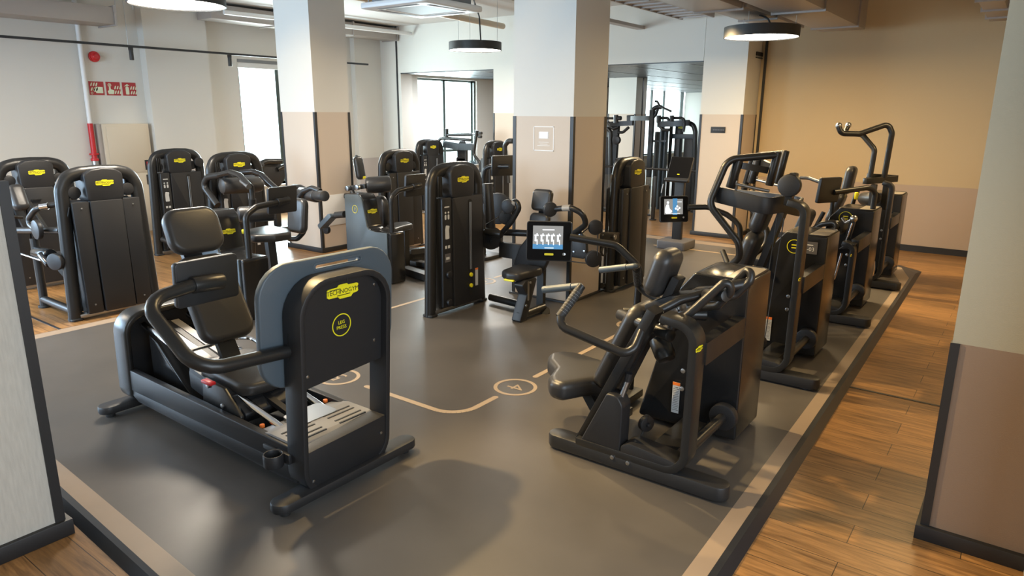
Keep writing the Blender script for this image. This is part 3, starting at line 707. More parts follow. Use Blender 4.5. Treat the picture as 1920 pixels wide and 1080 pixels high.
for ys, nm in ((-1, 0), (1, 1)):
    F = lambda p: (p[0], p[1] if ys < 0 else 2 * 3.68 - p[1], p[2])
    g0, g1, g2 = (-2.234,3.340,0.981), (-1.972,3.340,1.045), (-2.035,3.160,0.849)
    g3, g4, g5, g6 = (-1.590,3.240,0.728), (-1.582,3.400,0.916), (-1.461,3.540,1.000), (-1.332,3.660,1.047)
    B().tube([F(p) for p in (g1, g2, g3, g4, g5, g6)], .0245, .07, 14).out('press_lever', 'metal', t)
    B().tube([F(p) for p in (V(g1) + (V(g2) - V(g1)) * .1, V(g1) + (V(g2) - V(g1)) * .82)], .0265, 0, 14).out('lower_grip', 'rubber', t)
    b = B().tube([F(p) for p in (g0, g1, V(g1) + (V(g2) - V(g1)) * .12)], .0185, .035, 14); b.tube([F(p) for p in (g0, V(g0) * .25 + V(g1) * .75)], .022, 0, 14)
    b.out('handle_grip', 'slate', t)
    for k in range(9):
        q = V(g1) + (V(g2) - V(g1)) * (.18 + .065 * k); d = (V(g2) - V(g1)).normalized()
        B().cyl(F(q - d * .0012), F(q + d * .0012), .0267, n=14).out('scale_ring', 'grille', t)
    c0, c1 = (-1.886,3.660,0.817), (-1.449,3.420,0.827)
    B().cyl(F(c0), F(c1), .034, bev=.004).out('pivot_tube', 'metal', t)
    B().tube([F(p) for p in ((-1.443,3.420,0.870), (-1.194,3.500,1.162), (-1.169,3.520,1.105), (-1.246,3.540,1.007), (-1.399,3.620,0.951))], .023, .05, 14).out('return_lever', 'metal', t)
    B().cyl(F((-1.338,3.600,1.040)), F((-1.190,3.500,1.078)), .032, bev=.004).out('upper_pivot', 'metal', t)
B().lathe([(.0, 0), (.055, 0), (.06, .02), (.06, .10), (.05, .13), (0, .135)], (-1.580,3.560,0.746), (.5, -.3, -.6), 24).out('counterweight', 'metal', t)
b = B(); 
for p in ((-1.513,3.580,0.925), (-1.555,3.560,0.868), (-1.469,3.600,0.958)): b.disc(p, Y_, .03, .03, .004)
b.cyl((-1.594,3.580,0.817), (-1.373,3.620,1.001), .012)
b.out('linkage', 'steel', t)
b = B(); c = (-1.578,3.450,0.263); b.disc(c, (1, -.5, 0), .048, .035, .006); b.box((c[0] - .015, c[1] - .02, c[2] - .02), (c[0] + .015, c[1] + .02, c[2] + .05), .006); b.disc((c[0] + .02, c[1] - .012, c[2]), (1, -.5, 0), .012, .03); b.out('cable_pulley', 'panel', t)
B().tube([c, (c[0] - .02, c[1] - .03, .17)], .006, 0, 8).out('cable', 'rubber', t)
B().prism(rp([(-1.655, .095), (-1.30, .095), (-1.30, .155), (-1.36, .17), (-1.60, .195), (-1.655, .165)], [0, .05, .01, .02, .05, .03], 4), (0, y - .06, 0), X_, Z_, .14, .008, n=Y_).out('pulley_housing', 'panel', t)
warning(t, ((-1.632,3.995,0.225)), X_, Z_, .05, .21)
badge(t, (-1.243,3.307,0.828), Y_, Z_, .085)
B().tube([(-2.10, 4.28, .05), (-2.084,4.300,0.776), (-2.075,4.300,0.964), (-2.254,4.280,1.108), (-2.542,4.120,1.158)], .026, .12, 14).out('display_arm', 'metal', t)
B().box((-2.16, 3.98, .02), (-2.02, 4.34, .08), .01).out('rear_foot', 'foot', t)
console(t, (-2.700,4.100,1.115), (.50, -.84, .16), .325, .285)
# ---- second machine
DY = 1.925
t = thing('chest_press_machine', 'black chest press with curved overhead tray and levers, second machine along the right edge', 'exercise machine', (-1.6, 3.7 + DY, 0))
y = 3.345 + DY; yc = 3.68 + DY
bio_base(t, y, 1.36, .12)
seat_pad(t, -2.12, yc, .47)
B().beam((-1.95, yc, .1), (-2.12, yc, .36), .09, .05, .008, up=(1, 0, 0)).out('seat_post', 'metal', t)
B().box((-2.0, y - .02, .03), (-1.9, yc + .3, .09), .008).out('seat_beam', 'metal', t)
bk2 = V((.30, 0, .95)).normalized()
B().pad((-1.735, yc, .80), -Y_, bk2, .27, .58, .11, .09).out('backrest', 'leather', t)
B().pad((-1.62, yc, 1.20), -Y_, bk2, .24, .26, .11, .07).out('headrest', 'leather', t)
B().beam((-1.80, yc, .25), (-1.50, yc, 1.33), .10, .05, .01, up=(1, 0, 0)).out('back_spine', 'panel', t)
for ys in (-1, 1):
    F = lambda p: (p[0], p[1] if ys < 0 else 2 * yc - p[1], p[2])
    a0, a1, a2, a3, a4, a5, a6 = (-1.568,5.500,1.705), (-1.879,5.300,1.668), (-1.971,5.220,1.327), (-1.723,5.250,1.048), (-1.715,5.280,0.933), (-1.829,5.340,0.818), (-1.931,5.500,0.923)
    B().tube([F(p) for p in (a0, a1, a2, a3, a4, a5)], .027, .11, 14).out('press_lever', 'metal', t)
    B().tube([F(p) for p in ((-1.809,5.330,0.830), (-1.903,5.420,0.936))], .021, 0, 12).out('handle_grip', 'rubber', t)
    B().cyl(F((-1.811,5.360,1.682)), F((-1.862,5.360,1.450)), .036, bev=.004).out('pivot_post', 'metal', t)
    B().cyl(F((-1.570,5.500,1.728)), F((-1.610,5.500,1.472)), .030, bev=.004).out('upper_post', 'metal', t)
    B().beam(F((-1.791,5.360,1.623)), F((-1.631,5.500,1.585)), .03, .05, .005).out('link_arm', 'metal', t)
    c = (-1.417,5.340,1.497)
    if ys < 0: B().disc(F(c), Y_, .083, .06, .014, 36).out('pivot_cover', 'panel', t)
    b = B().cyl(F((-1.823,5.360,1.480)), F((-1.576,5.400,1.439)), .012); b.disc(F((-1.830,5.360,1.496)), Y_, .02, .03); b.out('linkage', 'steel', t)
tray = fillet([V((-1.946,5.280,1.401)), V((-1.541,5.280,1.335)), V((-1.478,5.420,1.347)), V((-1.40, 5.61, 1.30)), V((-1.45, 5.9, 1.30)), V((-2.0, 5.94, 1.32))], .12, 6)
m = bmesh.new(); rr = []
for i, p in enumerate(tray):
    d = (tray[min(i + 1, len(tray) - 1)] - tray[max(0, i - 1)]); d.z = 0; d.normalize(); nn = V((-d.y, d.x, 0))
    rr.append([m.verts.new(p + nn * q[0] + V((0, 0, q[1]))) for q in ((-.011, -.062), (.011, -.062), (.011, .062), (-.011, .062))])
for a, c in zip(rr, rr[1:]):
    for k in range(4): m.faces.new((a[k], a[(k + 1) % 4], c[(k + 1) % 4], c[k]))
m.faces.new(rr[0][::-1]); m.faces.new(rr[-1])
B()._merge(m, .004).out('overhead_tray', 'panel', t)
B().beam((-1.420,5.360,1.347), (-1.398,5.360,1.590), .07, .05, .012, up=(1, 0, 0)).out('upright_head', 'metal', t)
for dx in (0, .05): B().tube([(-1.49 + dx, y + .1, 1.25), (-1.55 + dx, y + .1, .2)], .004, 0, 6).out('cable', 'rubber', t)
warning(t, (-1.631,5.930,0.209), X_, Z_, .05, .21)
B().prism(rp([(-1.655, .095), (-1.30, .095), (-1.30, .155), (-1.36, .17), (-1.60, .195), (-1.655, .165)], [0, .05, .01, .02, .05, .03], 4), (0, y - .06, 0), X_, Z_, .14, .008, n=Y_).out('pulley_housing', 'panel', t)
b = B().disc((-1.50, y + .03, .28), (1, -.5, 0), .05, .03, .006); b.out('cable_pulley', 'panel', t)
ringmark(t, (-1.488,5.934,0.946), X_, Z_, .058)
tag = B().prism(rect(.115, .1), (-1.364,5.934,0.949), X_, Z_, .003).out('number_tag', 'grey_tag', t, label='grey tag reading F-03')
c = V((-1.363,5.930,0.950)); B().text('F-03', c + V((-.005, 0, -.014)), X_, Z_, .045, .0006).prism(rect(.045, .007, 0, .022), c, X_, Z_, .001).out('lettering', 'white', tag)
badge(t, (-1.243,5.199,0.839), Y_, Z_, .06)
B().tube([(-2.05, yc + .62, .05), (-2.024,6.220,0.861), (-2.047,6.220,1.042), (-2.171,6.200,1.124), (-2.319,6.120,1.185), (-2.465,6.020,1.179)], .025, .12, 14).out('display_arm', 'metal', t)
B().box((-2.12, yc + .28, .02), (-1.98, yc + .66, .08), .01).out('rear_foot', 'foot', t)
B().tube([(-1.745,5.750,0.995), (-1.816,5.750,1.002), (-1.809,5.750,0.808)], .02, .04, 12).out('side_handle', 'metal', t)
console(t, (-2.594,6.000,1.155), (.70, -.70, .15), .27, .24, kind='figure')
# ---- third machine
DY = 3.9
t = thing('leg_curl_machine', 'black leg machine with padded roller and bent display arm, third along the right edge', 'exercise machine', (-1.6, 3.7 + DY, 0))
y = 3.345 + DY; yc = 3.68 + DY
bio_base(t, y, .78, .10)
seat_pad(t, -2.1, yc, .5)
B().beam((-1.95, yc, .1), (-2.1, yc, .4), .09, .05, .008, up=(1, 0, 0)).out('seat_post', 'metal', t)
B().pad((-1.80, yc, .82), -Y_, bk2, .34, .45, .10, .09).out('backrest', 'leather', t)
B().tube([(-1.278,8.050,1.045), (-1.274,8.050,1.234), (-1.341,8.000,1.274), (-1.599,7.700,1.233)], .028, .08, 12).out('display_arm', 'metal', t)
console(t, (-1.643,7.660,1.257), (-.85, .45, .1), .30, .26)
B().tube([(-1.698,8.200,0.775), (-1.708,8.200,1.122)], .022, 0, 12).out('rear_post', 'metal', t)
B().tube([(-1.710,7.750,1.311), (-1.924,8.000,1.338), (-2.059,8.200,1.321)], .02, .05, 10).out('handrail', 'metal', t)
B().tube([(-1.697,7.500,0.878), (-1.632,7.500,1.049)], .021, 0, 12).out('handle_grip', 'rubber', t)
for k, (p, q) in enumerate((((105, 435), (215, 400)), ((60, 450), (200, 440)))):
    B().tube([(-1.735,7.450,0.848), (-1.616,7.420,0.939), (-1.504,7.400,0.968), (-1.467,7.380,0.935), (-1.500,7.360,0.879)] if k == 0 else [(-1.778,7.700,0.814), (-1.663,7.700,0.909), (-1.492,7.600,0.938)], .028, .04, 12).out('lever', 'metal', t)
B().cyl((-1.471,7.420,0.898), (-1.413,7.500,0.941), .06, bev=.015).out('thigh_roller', 'leather', t)
B().beam((-1.323,7.360,1.029), (-1.356,7.360,0.824), .05, .05, .012, up=(1, 0, 0)).out('lever_arm', 'metal', t)
b = B().sphere((-1.319,7.340,1.029), .035); b.tube([(-1.319,7.340,1.029), (-1.392,7.380,0.974), (-1.449,7.500,1.001)], .016, .03, 10); b.out('joint', 'steel', t)
B().cyl((-1.326,7.330,0.986), (-1.366,7.330,0.772), .009).cyl((-1.383,7.300,0.688), (-1.421,7.300,0.420), .010).out('gas_spring', 'chrome', t)
B().prism([(-1.394,7.240,0.743)[::2], (-1.282,7.240,0.756)[::2], (-1.246,7.240,0.807)[::2], (-1.331,7.240,0.812)[::2]], (0, 7.2, 0), X_, Z_, .1, .008, n=Y_).out('lever_plate', 'metal', t)
ringmark(t, (-1.501,7.908,0.958), X_, Z_, .065)
badge(t, (-1.243,7.000,0.731), Y_, Z_, .06)
b = B()
for i in range(3): b.box((-1.62 + .01 * i, y + .0, .19 + i * .03), (-1.46, y + .16, .215 + i * .03), .01, 3)
o = b.out('folded_towel', 'towel_white', None); solo(o, 'small folded white towel lying low inside the third right-hand machine', 'towel')
B().prism(rp([(-1.68, .095), (-1.30, .095), (-1.30, .155), (-1.40, .185), (-1.62, .185), (-1.68, .14)], .03, 4), (0, y - .06, 0), X_, Z_, .24, .012, n=Y_).out('pulley_housing', 'panel', t)
# ---- fourth machine
DY = 5.73
t = thing('pulldown_machine', 'black pulldown machine with tall bent arms above head height, furthest along the right edge', 'exercise machine', (-1.6, 3.7 + DY, 0))
y = 3.345 + DY; yc = 3.68 + DY
bio_base(t, y, 1.22, .10)
seat_pad(t, -2.1, yc, .48)
B().beam((-1.95, yc, .1), (-2.1, yc, .38), .09, .05, .008, up=(1, 0, 0)).out('seat_post', 'metal', t)
B().pad((-1.86, yc, .86), -Y_, bk2, .30, .40, .10, .09).out('backrest', 'leather', t)
B().pad((-1.74, yc, 1.22), -Y_, V((.12, 0, .99)), .24, .34, .11, .08).out('headrest', 'leather', t)
B().cyl((-1.598,9.300,1.021), (-1.428,9.100,1.061), .075, bev=.02).out('thigh_roller', 'leather', t)
B().beam((-1.46, y, .1), (-1.46, y, 1.22), .10, .06, .008, up=(1, 0, 0)).out('mast', 'metal', t)
B().beam((-1.38, yc, .9), (-1.38, yc, 1.30), .10, .06, .008, up=(1, 0, 0)).out('pivot_mast', 'metal', t)
B().beam((-1.562,9.050,1.250), (-1.297,9.500,1.265), .06, .07, .012).beam((-1.559,9.200,1.304), (-1.309,9.600,1.269), .05, .06, .01).out('yoke', 'metal', t)
B().tube([(-1.905,9.000,1.876), (-1.868,9.000,1.791), (-1.691,9.100,1.788), (-1.424,9.250,1.904), (-1.373,9.250,1.804), (-1.400,9.300,1.287)], .032, .08, 14).out('pull_arm', 'metal', t)
B().tube([(-1.882,9.400,1.877), (-1.904,9.350,1.789), (-1.684,9.250,1.776), (-1.522,9.200,1.612), (-1.534,9.200,1.286)], .030, .08, 14).out('pull_arm', 'metal', t)
for p in ((-1.903,9.000,1.881), (-1.881,9.400,1.882)): B().sphere(p, .036).out('arm_end_cap', 'steel', t)
B().tube([(-1.336,9.000,0.161), (-1.328,9.000,0.239), (-1.340,9.000,0.332)], .012, .02, 8).out('gas_spring', 'chrome', t)
B().tube([(-1.762,9.600,0.891), (-1.741,9.600,1.022), (-1.713,9.600,1.093)], .025, .05, 10).out('side_lever', 'metal', t)
B().box((-1.744,9.550,0.977), V((-1.744,9.550,0.977)) + V((.05, .02, .09)), .01).out('adjust_tab', 'yellow', t)
# ------------------------------------------------------------------ pin-loaded weight stack machines
def stack(name, label, loc, rz, group='pin loaded machines with arched weight towers', hw=.40, yaw=0):
    """arched tube frame with covers; local x = width, local -y = front with the weight slot"""
    t = thing(name, label, 'exercise machine', loc, rz, group)
    k = dict(parent=t, local=True)
    arch = [(-hw, 0, .0), (-hw + .045, 0, 1.30), (-hw + .10, 0, 1.425), (-.17, 0, 1.455), (0, 0, 1.462), (.17, 0, 1.455), (hw - .10, 0, 1.425), (hw - .045, 0, 1.30), (hw, 0, .0)]
    B().tube(arch, .05, .13, 16, sx=1.3).out('frame_tube', 'metal', **k)
    for s in (-1, 1):
        B().prism(rrect(.115, .13, .03, s * hw, 0), (0, 0, 0), X_, Y_, .025, .006).out('foot_cap', 'rubber', **k)
    B().box((-hw + .03, -.05, .015), (hw - .03, .05, .06), .008).out('base_beam', 'steel', **k)
    # head cover wrapping over the arch
    hd = rp([(-.175, 1.175), (.175, 1.175), (.185, 1.445), (.11, 1.49), (0, 1.502), (-.11, 1.49), (-.185, 1.445)], .05, 4)
    B().prism(hd, (0, .115, 0), X_, Z_, .23, .016, 3, n=-Y_).out('head_cover', 'panel', **k)
    badge(t, (0, -.1155, 1.355), X_, Z_, .17, True); badge(t, (0, .1155, 1.355), -X_, Z_, .17, True)
    # front cover: label strip | slotted panel
    B().prism(rp([(-.31, .08), (-.165, .08), (-.165, 1.19), (-.30, 1.19)], .015, 3), (0, -.07, 0), X_, Z_, .03, .006, n=-Y_).out('label_panel', 'panel', **k)
    fp = rp([(-.155, .06), (.325, .06), (.31, 1.185), (-.155, 1.185)], .02, 4)
    B().prism(fp, (0, -.07, 0), X_, Z_, .045, .01, n=-Y_).out('front_cover', 'panel', **k)
    B().prism(rrect(.055, 1.02, .026, .105, .64), (0, -.1145, 0), X_, Z_, .003, n=-Y_).out('weight_slot', 'ink', **k)
    for gx, gr in ((.095, .007), (.115, .005)): B().cyl((gx, -.119, .42), (gx, -.119, 1.12), gr).out('guide_rod', 'steel', **k)
    for z in (.36, .245): B().disc((.10, -.125, z), Y_, .022, .02, .004).out('weight_pin', 'yellow', local=True, parent=t)
    o = B().prism(rect(.045, .19), (.20, -.116, .32), X_, Z_, .001, n=-Y_).out('warning_label', 'label', **k)
    B().prism(rect(.045, .02, 0, .085), (.20, -.1172, .32), X_, Z_, .001, n=-Y_).out('orange_strip', 'orange', o, True)
    x0 = -.235
    marks = [(rect(.07, .012), 0, 1.10), (rp([(-.03, -.07), (.03, -.07), (.025, .02), (.035, .06), (-.02, .07), (-.03, .03)], .01), 0, .85)]
    for dx in (-.022, .022): marks += [(rrect(.024, .05, .01), dx, 1.0), (circ(.011, n=12), dx, 1.045), (rect(.03, .03), dx, .70)]
    for pl_, dx, z in marks: B().prism(pl_, (x0 + dx, -.101, z), X_, Z_, .001, n=-Y_).out('pictogram', 'label', **k)
    for z in (.42, .13): B().disc((-.235, -.115, z), Y_, .035, .04, .01).out('adjust_knob', 'panel', **k)
    g = B().prism(rect(.085, .085), (x0, -.101, .59), X_, Z_, .0015, n=-Y_).out('number_tag', 'grey_tag', **k)
    B().prism(rect(.05, .025), (x0, -.1027, .585), X_, Z_, .001, n=-Y_).out('lettering', 'label', g, True)
    # rear cover with two grooves
    for i, (x0, x1) in enumerate(((-.31, -.165), (-.15, .15), (.165, .325))):
        B().prism(rp([(-x1 * 1.0, .06), (-x0, .06), (-x0 + .012, 1.185), (-x1 + .0, 1.185)], .012, 3), (0, .07, 0), X_, Z_, .04 if i != 1 else .055, .007, n=Y_).out('rear_cover', 'panel', **k)
    bolts(t, [(sx, .113, z) for sx in (-.25, .24) for z in (.15, 1.12)], Y_, .009, .006, True)
    B().box((-.30, -.06, .06), (.30, .065, 1.18), .004).out('inner_housing', 'ink', **k)
    for s in (-1, 1): B().disc((s * .255, .02, 1.27), Y_, .062, .035, .008).out('pulley', 'panel', local=True, parent=t)
    for dx in (-.025, .0, .025): B().box((-.285 + dx, -.06, 1.2), (-.272 + dx, .0, 1.4), .003).out('guide_bar', 'metal', **k)
    return t
F_ = PI / 2; R_ = -PI / 2      # slot facing +X / slot facing -X
# beside the foreground pier: machine seen from behind, with its seat frame
t1 = stack('weight_stack_machine', 'black weight machine seen from behind on the wood floor, nearest the fabric pier', (-7.52, 3.185, ZF), R_)
def add(t):
    """place further parts, given in room coordinates, under a turned machine"""
    bpy.context.view_layer.update(); M = (Mx.Translation(t.location) @ Mx.Rotation(t.rotation_euler.z, 4, 'Z')).inverted()
    def f(b, name, m, label=None):
        b.bm.transform(M); return b.out(name, m, t, True, label)
    return f
g = add(t1)
g(B().tube([(-8.31, 2.80, ZF), (-8.310,2.804,0.699)], .042, 0, 14), 'rear_post', 'metal')
g(B().cyl((-8.31, 2.80, ZF), (-8.31, 2.80, ZF + .025), .06, bev=.004), 'foot_cap', 'rubber')
g(B().tube([(-8.31, 2.80, .04), (-7.56, 2.79, .04)], .04, 0, 14), 'floor_tube', 'metal')
g(B().tube([(-8.31, 3.45, .04), (-7.56, 3.45, .04)], .035, 0, 14), 'floor_tube', 'metal')
g(B().tube([(-8.750,2.800,0.736), (-7.721,2.850,0.836)], .036, 0, 14), 'seat_tube', 'metal')
g(B().disc((-8.000,2.740,0.830), Y_, .10, .05, .012, 32), 'pivot_cover', 'panel')
g(B().tube([(-8.105,2.760,0.814), (-8.305,2.760,0.881), (-8.074,2.780,1.033), (-7.934,2.950,1.079)], .03, .12, 12), 'curved_lever', 'metal')
g(B().tube([(-8.020,2.800,1.050), (-7.975,2.860,1.060)], .033, 0, 12), 'lever_sleeve', 'chrome')
g(B().prism(rp([(-8.35, 2.95), (-7.85, 2.95), (-7.85, 3.35), (-8.35, 3.35)], .09), (0, 0, .44), X_, Y_, .09, .03, 4), 'seat', 'leather')
g(B().pad((-9.712,3.150,0.800), -Y_, V((-.45, 0, .9)), .34, .55, .10, .09), 'backrest', 'leather')
g(B().beam((-9.279,3.000,0.950), (-8.865,2.950,0.712), .08, .05, .01), 'back_support', 'metal')
g(B().beam((-9.147,3.100,0.978), (-8.341,2.950,0.765), .03, .03, .006), 'brace', 'metal')
g(B().cyl((-8.230,2.780,0.561), (-7.873,2.780,0.574), .065, bev=.012).cyl((-7.955,2.720,0.580), (-7.767,2.720,0.506), .04, bev=.01), 'ankle_roller', 'panel_gloss')
g(B().disc((-7.555,2.700,0.564), (.5, -1, 0), .085, .05, .012, 28), 'cable_pulley', 'panel')
g(B().tube([(-8.606,2.720,0.524), (-7.906,2.720,0.518)], .010, 0, 8), 'pull_rod', 'steel')
g(B().tube([(-7.444,2.850,1.091), (-7.607,2.780,0.613)], .006, 0, 6), 'cable', 'rubber')
g(B().beam((-8.030,2.900,0.409), (-7.844,3.000,0.143), .05, .05, .01), 'lower_brace', 'metal')
g(B().tube([(-7.683,2.780,0.556), (-7.781,2.900,0.511)], .03, 0, 10), 'pivot_tube', 'metal')
# machine behind it at the far left
t0 = stack('weight_stack_machine', 'black weight machine seen from behind, against the left picture edge beside the pier', (-9.35, 3.25, ZF), R_)
g = add(t0)
g(B().prism(rect(.1, .012), (-9.220,3.195,1.001), Y_, Z_, .04), 'cover_handle', 'metal')
g(B().pad((-9.000,2.931,1.039), Y_, V((-.45, 0, .9)), .16, .30, .12, .06), 'backrest', 'leather')
g(B().tube([(-9.15, 2.82, ZF), (-9.150,2.875,0.807), (-9.150,2.876,0.976)], .03, .05, 10), 'side_post', 'metal')
g(B().tube([(-8.797,2.800,0.885), (-8.844,2.900,0.860)], .02, 0, 10), 'handle', 'metal')
# against the window wall
t2 = stack('weight_stack_machine', 'black weight machine with slotted front and label strip, directly right of the hose cabinet', (-10.11, 5.37, ZF), F_)
g = add(t2)
g(B().tube([(-10.000,4.994,0.193), (-9.600,4.996,0.169)], .04, 0, 12), 'floor_tube', 'metal')
g(B().disc((-10.0, 5.66, 1.27), X_, .07, .04, .01), 'front_pulley', 'panel')
t3 = stack('weight_stack_machine', 'black weight machine in front of the bright window, behind the roller pads', (-8.75, 5.46, ZF), F_)
g = add(t3)   # its curl station
g(B().tube([(-8.338,5.000,1.214), (-8.649,5.000,1.168), (-8.788,5.000,1.053), (-8.483,5.000,0.812)], .042, .12, 14), 'lever', 'metal')
g(B().cyl((-8.280,4.950,1.076), (-8.231,5.500,1.065), .105, bev=.045), 'roller_pad', 'leather')
g(B().tube([(-8.292,4.950,1.219), (-8.030,4.950,1.267), (-7.756,4.900,1.246), (-7.493,4.850,1.135)], .036, .1, 12), 'grip', 'panel_gloss')
g(B().tube([(-8.134,5.150,1.243), (-7.947,5.200,1.263), (-7.829,5.250,1.225), (-7.670,5.250,1.133), (-7.502,5.250,1.047)], .036, .1, 12), 'grip', 'panel_gloss')
g(B().tube([(-7.689,4.880,1.185), (-7.490,4.840,1.129)], .034, 0, 12), 'grip_sleeve', 'steel')
g(B().cyl((-7.535,4.900,1.141), (-7.537,4.900,0.971), .03).cyl((-8.0, 5.1, ZF), (-7.844,5.100,0.936), .045), 'pivot_post', 'metal')
g(B().cyl((-8.869,5.300,1.143), (-8.291,5.500,1.162), .05), 'cross_tube', 'metal')
g(B().box((-8.72, 5.1, ZF), (-7.9, 5.2, .06), .01), 'floor_tube', 'metal')
t4 = stack('weight_stack_machine', 'black weight machine seen from behind, standing behind the machine circled 7', (-7.66, 7.50, ZF), R_)
g = add(t4)
g(B().pad((-8.400,7.319,1.158), Y_, V((-.2, 0, 1)), .16, .36, .10, .06), 'backrest', 'leather')
g(B().tube([(-8.420,7.287,1.279), (-8.420,7.356,1.330)], .04, 0, 10), 'head_grip', 'rubber')
g(B().prism(rp([(-8.6, 7.0), (-8.1, 7.0), (-8.1, 7.35), (-8.6, 7.35)], .07), (0, 0, .72), X_, Y_, .08, .025, 3), 'seat', 'leather')
g(B().box((-8.300,7.317,1.003), V((-8.300,7.317,1.003)) + V((.03, .06, .04)), .01), 'adjust_lever', 'yellow')
g(B().cyl((-8.35, 7.17, ZF), (-8.35, 7.17, .72), .05).box((-8.6, 7.1, ZF), (-7.7, 7.2, .05), .01), 'seat_post', 'metal')
t5 = stack('weight_stack_machine', 'black weight machine with slotted front standing against the annex window, upper middle of the room', (-10.25, 10.92, ZF), F_)
t6 = stack('weight_stack_machine', 'black weight machine with slotted front, far back and half hidden by the middle column', (-8.65, 11.12, ZF), F_, hw=.36)
g = add(t6)
g(B().tube([(-8.120,11.000,1.482), (-8.239,11.000,1.479), (-8.322,11.000,1.392), (-8.333,11.000,1.203)], .05, .08, 12), 'lever', 'metal')
g(B().tube([(-8.235,11.000,0.826), (-8.222,11.000,0.673)], .03, 0, 10), 'grip', 'rubber')

# ------------------------------------------------------------------ side raise machine in the middle of the floor
tc = stack('weight_stack_machine', 'black weight machine with slot, yellow pins and padded seat, standing before the middle column', (-4.68, 5.345, 0), F_)
g = add(tc)
g(B().cyl((-4.665,5.860,1.270), (-4.62, 5.86, .75), .055, bev=.004, n=24), 'upright_sleeve', 'panel')
hubL, hubR = V((-4.610,5.860,0.682)), V((-3.484,5.860,0.746))
g(B().disc((-4.746,6.150,0.963), (.35, -1, 0), .175, .05, .012, 36), 'cam_wheel', 'panel')
g(B().disc(hubL, (.3, -1, 0), .12, .10, .014, 32), 'hub', 'panel')
g(B().prism(rp([(-.10, -.14), (.12, -.14), (.10, .05), (.03, .15), (-.1, .12)], .05), hubR + V((-.03, -.03, .0)), X_, Z_, .05, .01, n=Y_), 'hub_plate', 'panel')
for p in [tuple(hubR + V((dx, -.034, dz))) for dx, dz in ((-.06, -.08), (.06, -.06), (.0, .10))] + [tuple(hubL + V((dx, -.055, dz))) for dx, dz in ((-.05, .06), (-.05, -.06), (.03, -.02))]: g(B().disc(p, Y_, .012, .012, .001, 10), 'bolt', 'steel')
g(B().tube([(-4.223,5.720,1.113), (-4.164,5.700,1.139), (-4.123,5.700,1.072), (-4.234,5.720,0.918), (-4.462,5.800,0.728)], .028, .10, 14), 'raise_arm', 'metal')
g(B().disc((-4.253,5.680,1.076), (.3, -1, 0), .072, .05, .014, 28), 'arm_roller', 'panel')
g(B().disc((-4.371,5.800,0.937), (.5, -1, 0), .075, .035, .010, 28), 'cable_pulley', 'panel')
g(B().tube([(-4.637,5.800,0.838), (-4.356,5.780,0.993)], .006, 0, 6), 'cable', 'steel')
g(B().cyl((-4.589,5.740,0.776), (-4.377,5.740,0.766), .04, bev=.006), 'pivot_tube', 'metal')
g(B().tube([(-4.208,5.700,1.111), (-4.164,5.700,1.114)], .03, 0, 12), 'arm_sleeve', 'lid')
g(B().tube([(-3.662,5.620,1.104), (-3.462,5.620,1.135), (-3.354,5.660,1.084), (-3.347,5.720,0.974), (-3.589,5.840,0.827)], .028, .10, 14), 'raise_arm', 'metal')
g(B().disc((-3.672,5.580,1.105), (.9, -.6, 0), .072, .05, .014, 28), 'arm_roller', 'panel')
g(B().tube([(-3.550,5.620,1.122), (-3.467,5.620,1.133)], .030, 0, 12), 'arm_sleeve', 'lid')
g(B().disc((-3.320,5.850,0.932), (.8, -.6, 0), .075, .04, .010, 28), 'cable_pulley', 'panel')
g(B().disc((-3.338,5.860,0.618), (.8, -.6, 0), .085, .05, .012, 28), 'cable_pulley', 'panel')
for p in ([(-3.493,5.860,0.844), (-3.352,5.850,0.958)], [(-3.293,5.850,0.867), (-3.294,5.860,0.651)], [(-3.806,5.860,0.552), (-3.412,5.860,0.562)]): g(B().tube(p, .006, 0, 6), 'cable', 'rubber')
g(B().tube([(-4.457,5.880,0.761), (-4.195,5.950,0.768), (-3.642,5.950,0.715), (-3.508,5.900,0.738)], .036, .05, 14), 'cross_tube', 'metal')
g(B().beam((-4.495,5.860,0.576), (-4.195,5.900,0.568), .06, .16, .012), 'cross_beam', 'metal')
g(B().prism(rp([(-4.287,5.800,0.420)[::2], (-4.193,5.800,0.647)[::2], (-4.067,5.800,0.794)[::2], (-3.838,5.800,0.853)[::2], (-3.823,5.800,0.566)[::2], (-3.902,5.800,0.409)[::2]], [.04, .12, .1, .05, .05, .05], 6), (0, 5.86, 0), X_, Z_, .06, .018, 3, n=-Y_), 'back_shell', 'panel')
hx = ((-3.960,5.900,1.129)); 
g(B().pad((-3.997,5.960,1.128), X_, V((0, .22, .97)), .235, .225, .075, .05), 'headrest', 'leather')
g(B().pad((-3.964,5.860,0.873), X_, V((0, .22, .97)), .235, .27, .075, .05), 'backrest', 'leather')
g(B().beam((-3.911,5.800,0.000), (-4.035,6.000,1.100), .08, .05, .01, up=(0, 1, 0)), 'back_post', 'metal')
g(B().prism(rp([(-4.10, 5.36), (-3.98, 5.30), (-3.86, 5.33), (-3.82, 5.74), (-4.14, 5.74)], .07), (0, 0, .405), X_, Y_, .085, .03, 4), 'seat', 'leather')
g(B().prism(rp([(5.30, .0), (5.42, .0), (5.60, .41), (5.40, .41), (5.34, .37), (5.42, .26)], .02, 3), (-3.93, 0, 0), Y_, Z_, .11, .01, 2, n=X_), 'seat_leg', 'panel')
b = B().prism(rrect(.03, .20, .014, 5.44, .30), (-3.819, 0, 0), Y_, Z_, .002, n=X_); g(b, 'height_scale', 'steel')
for p in [(-3.815, 5.47, .38), (-3.815, 5.40, .16)]: g(B().disc(p, X_, .014, .01, .001, 10), 'bolt', 'steel')
g(B().box((-4.023,5.300,0.401), V((-4.023,5.300,0.401)) + V((.12, .03, .02)), .008), 'adjust_lever', 'yellow')
g(B().tube([(-4.528,5.738,0.060), (-4.120,5.696,0.060)], .04, 0, 14), 'floor_tube', 'metal')
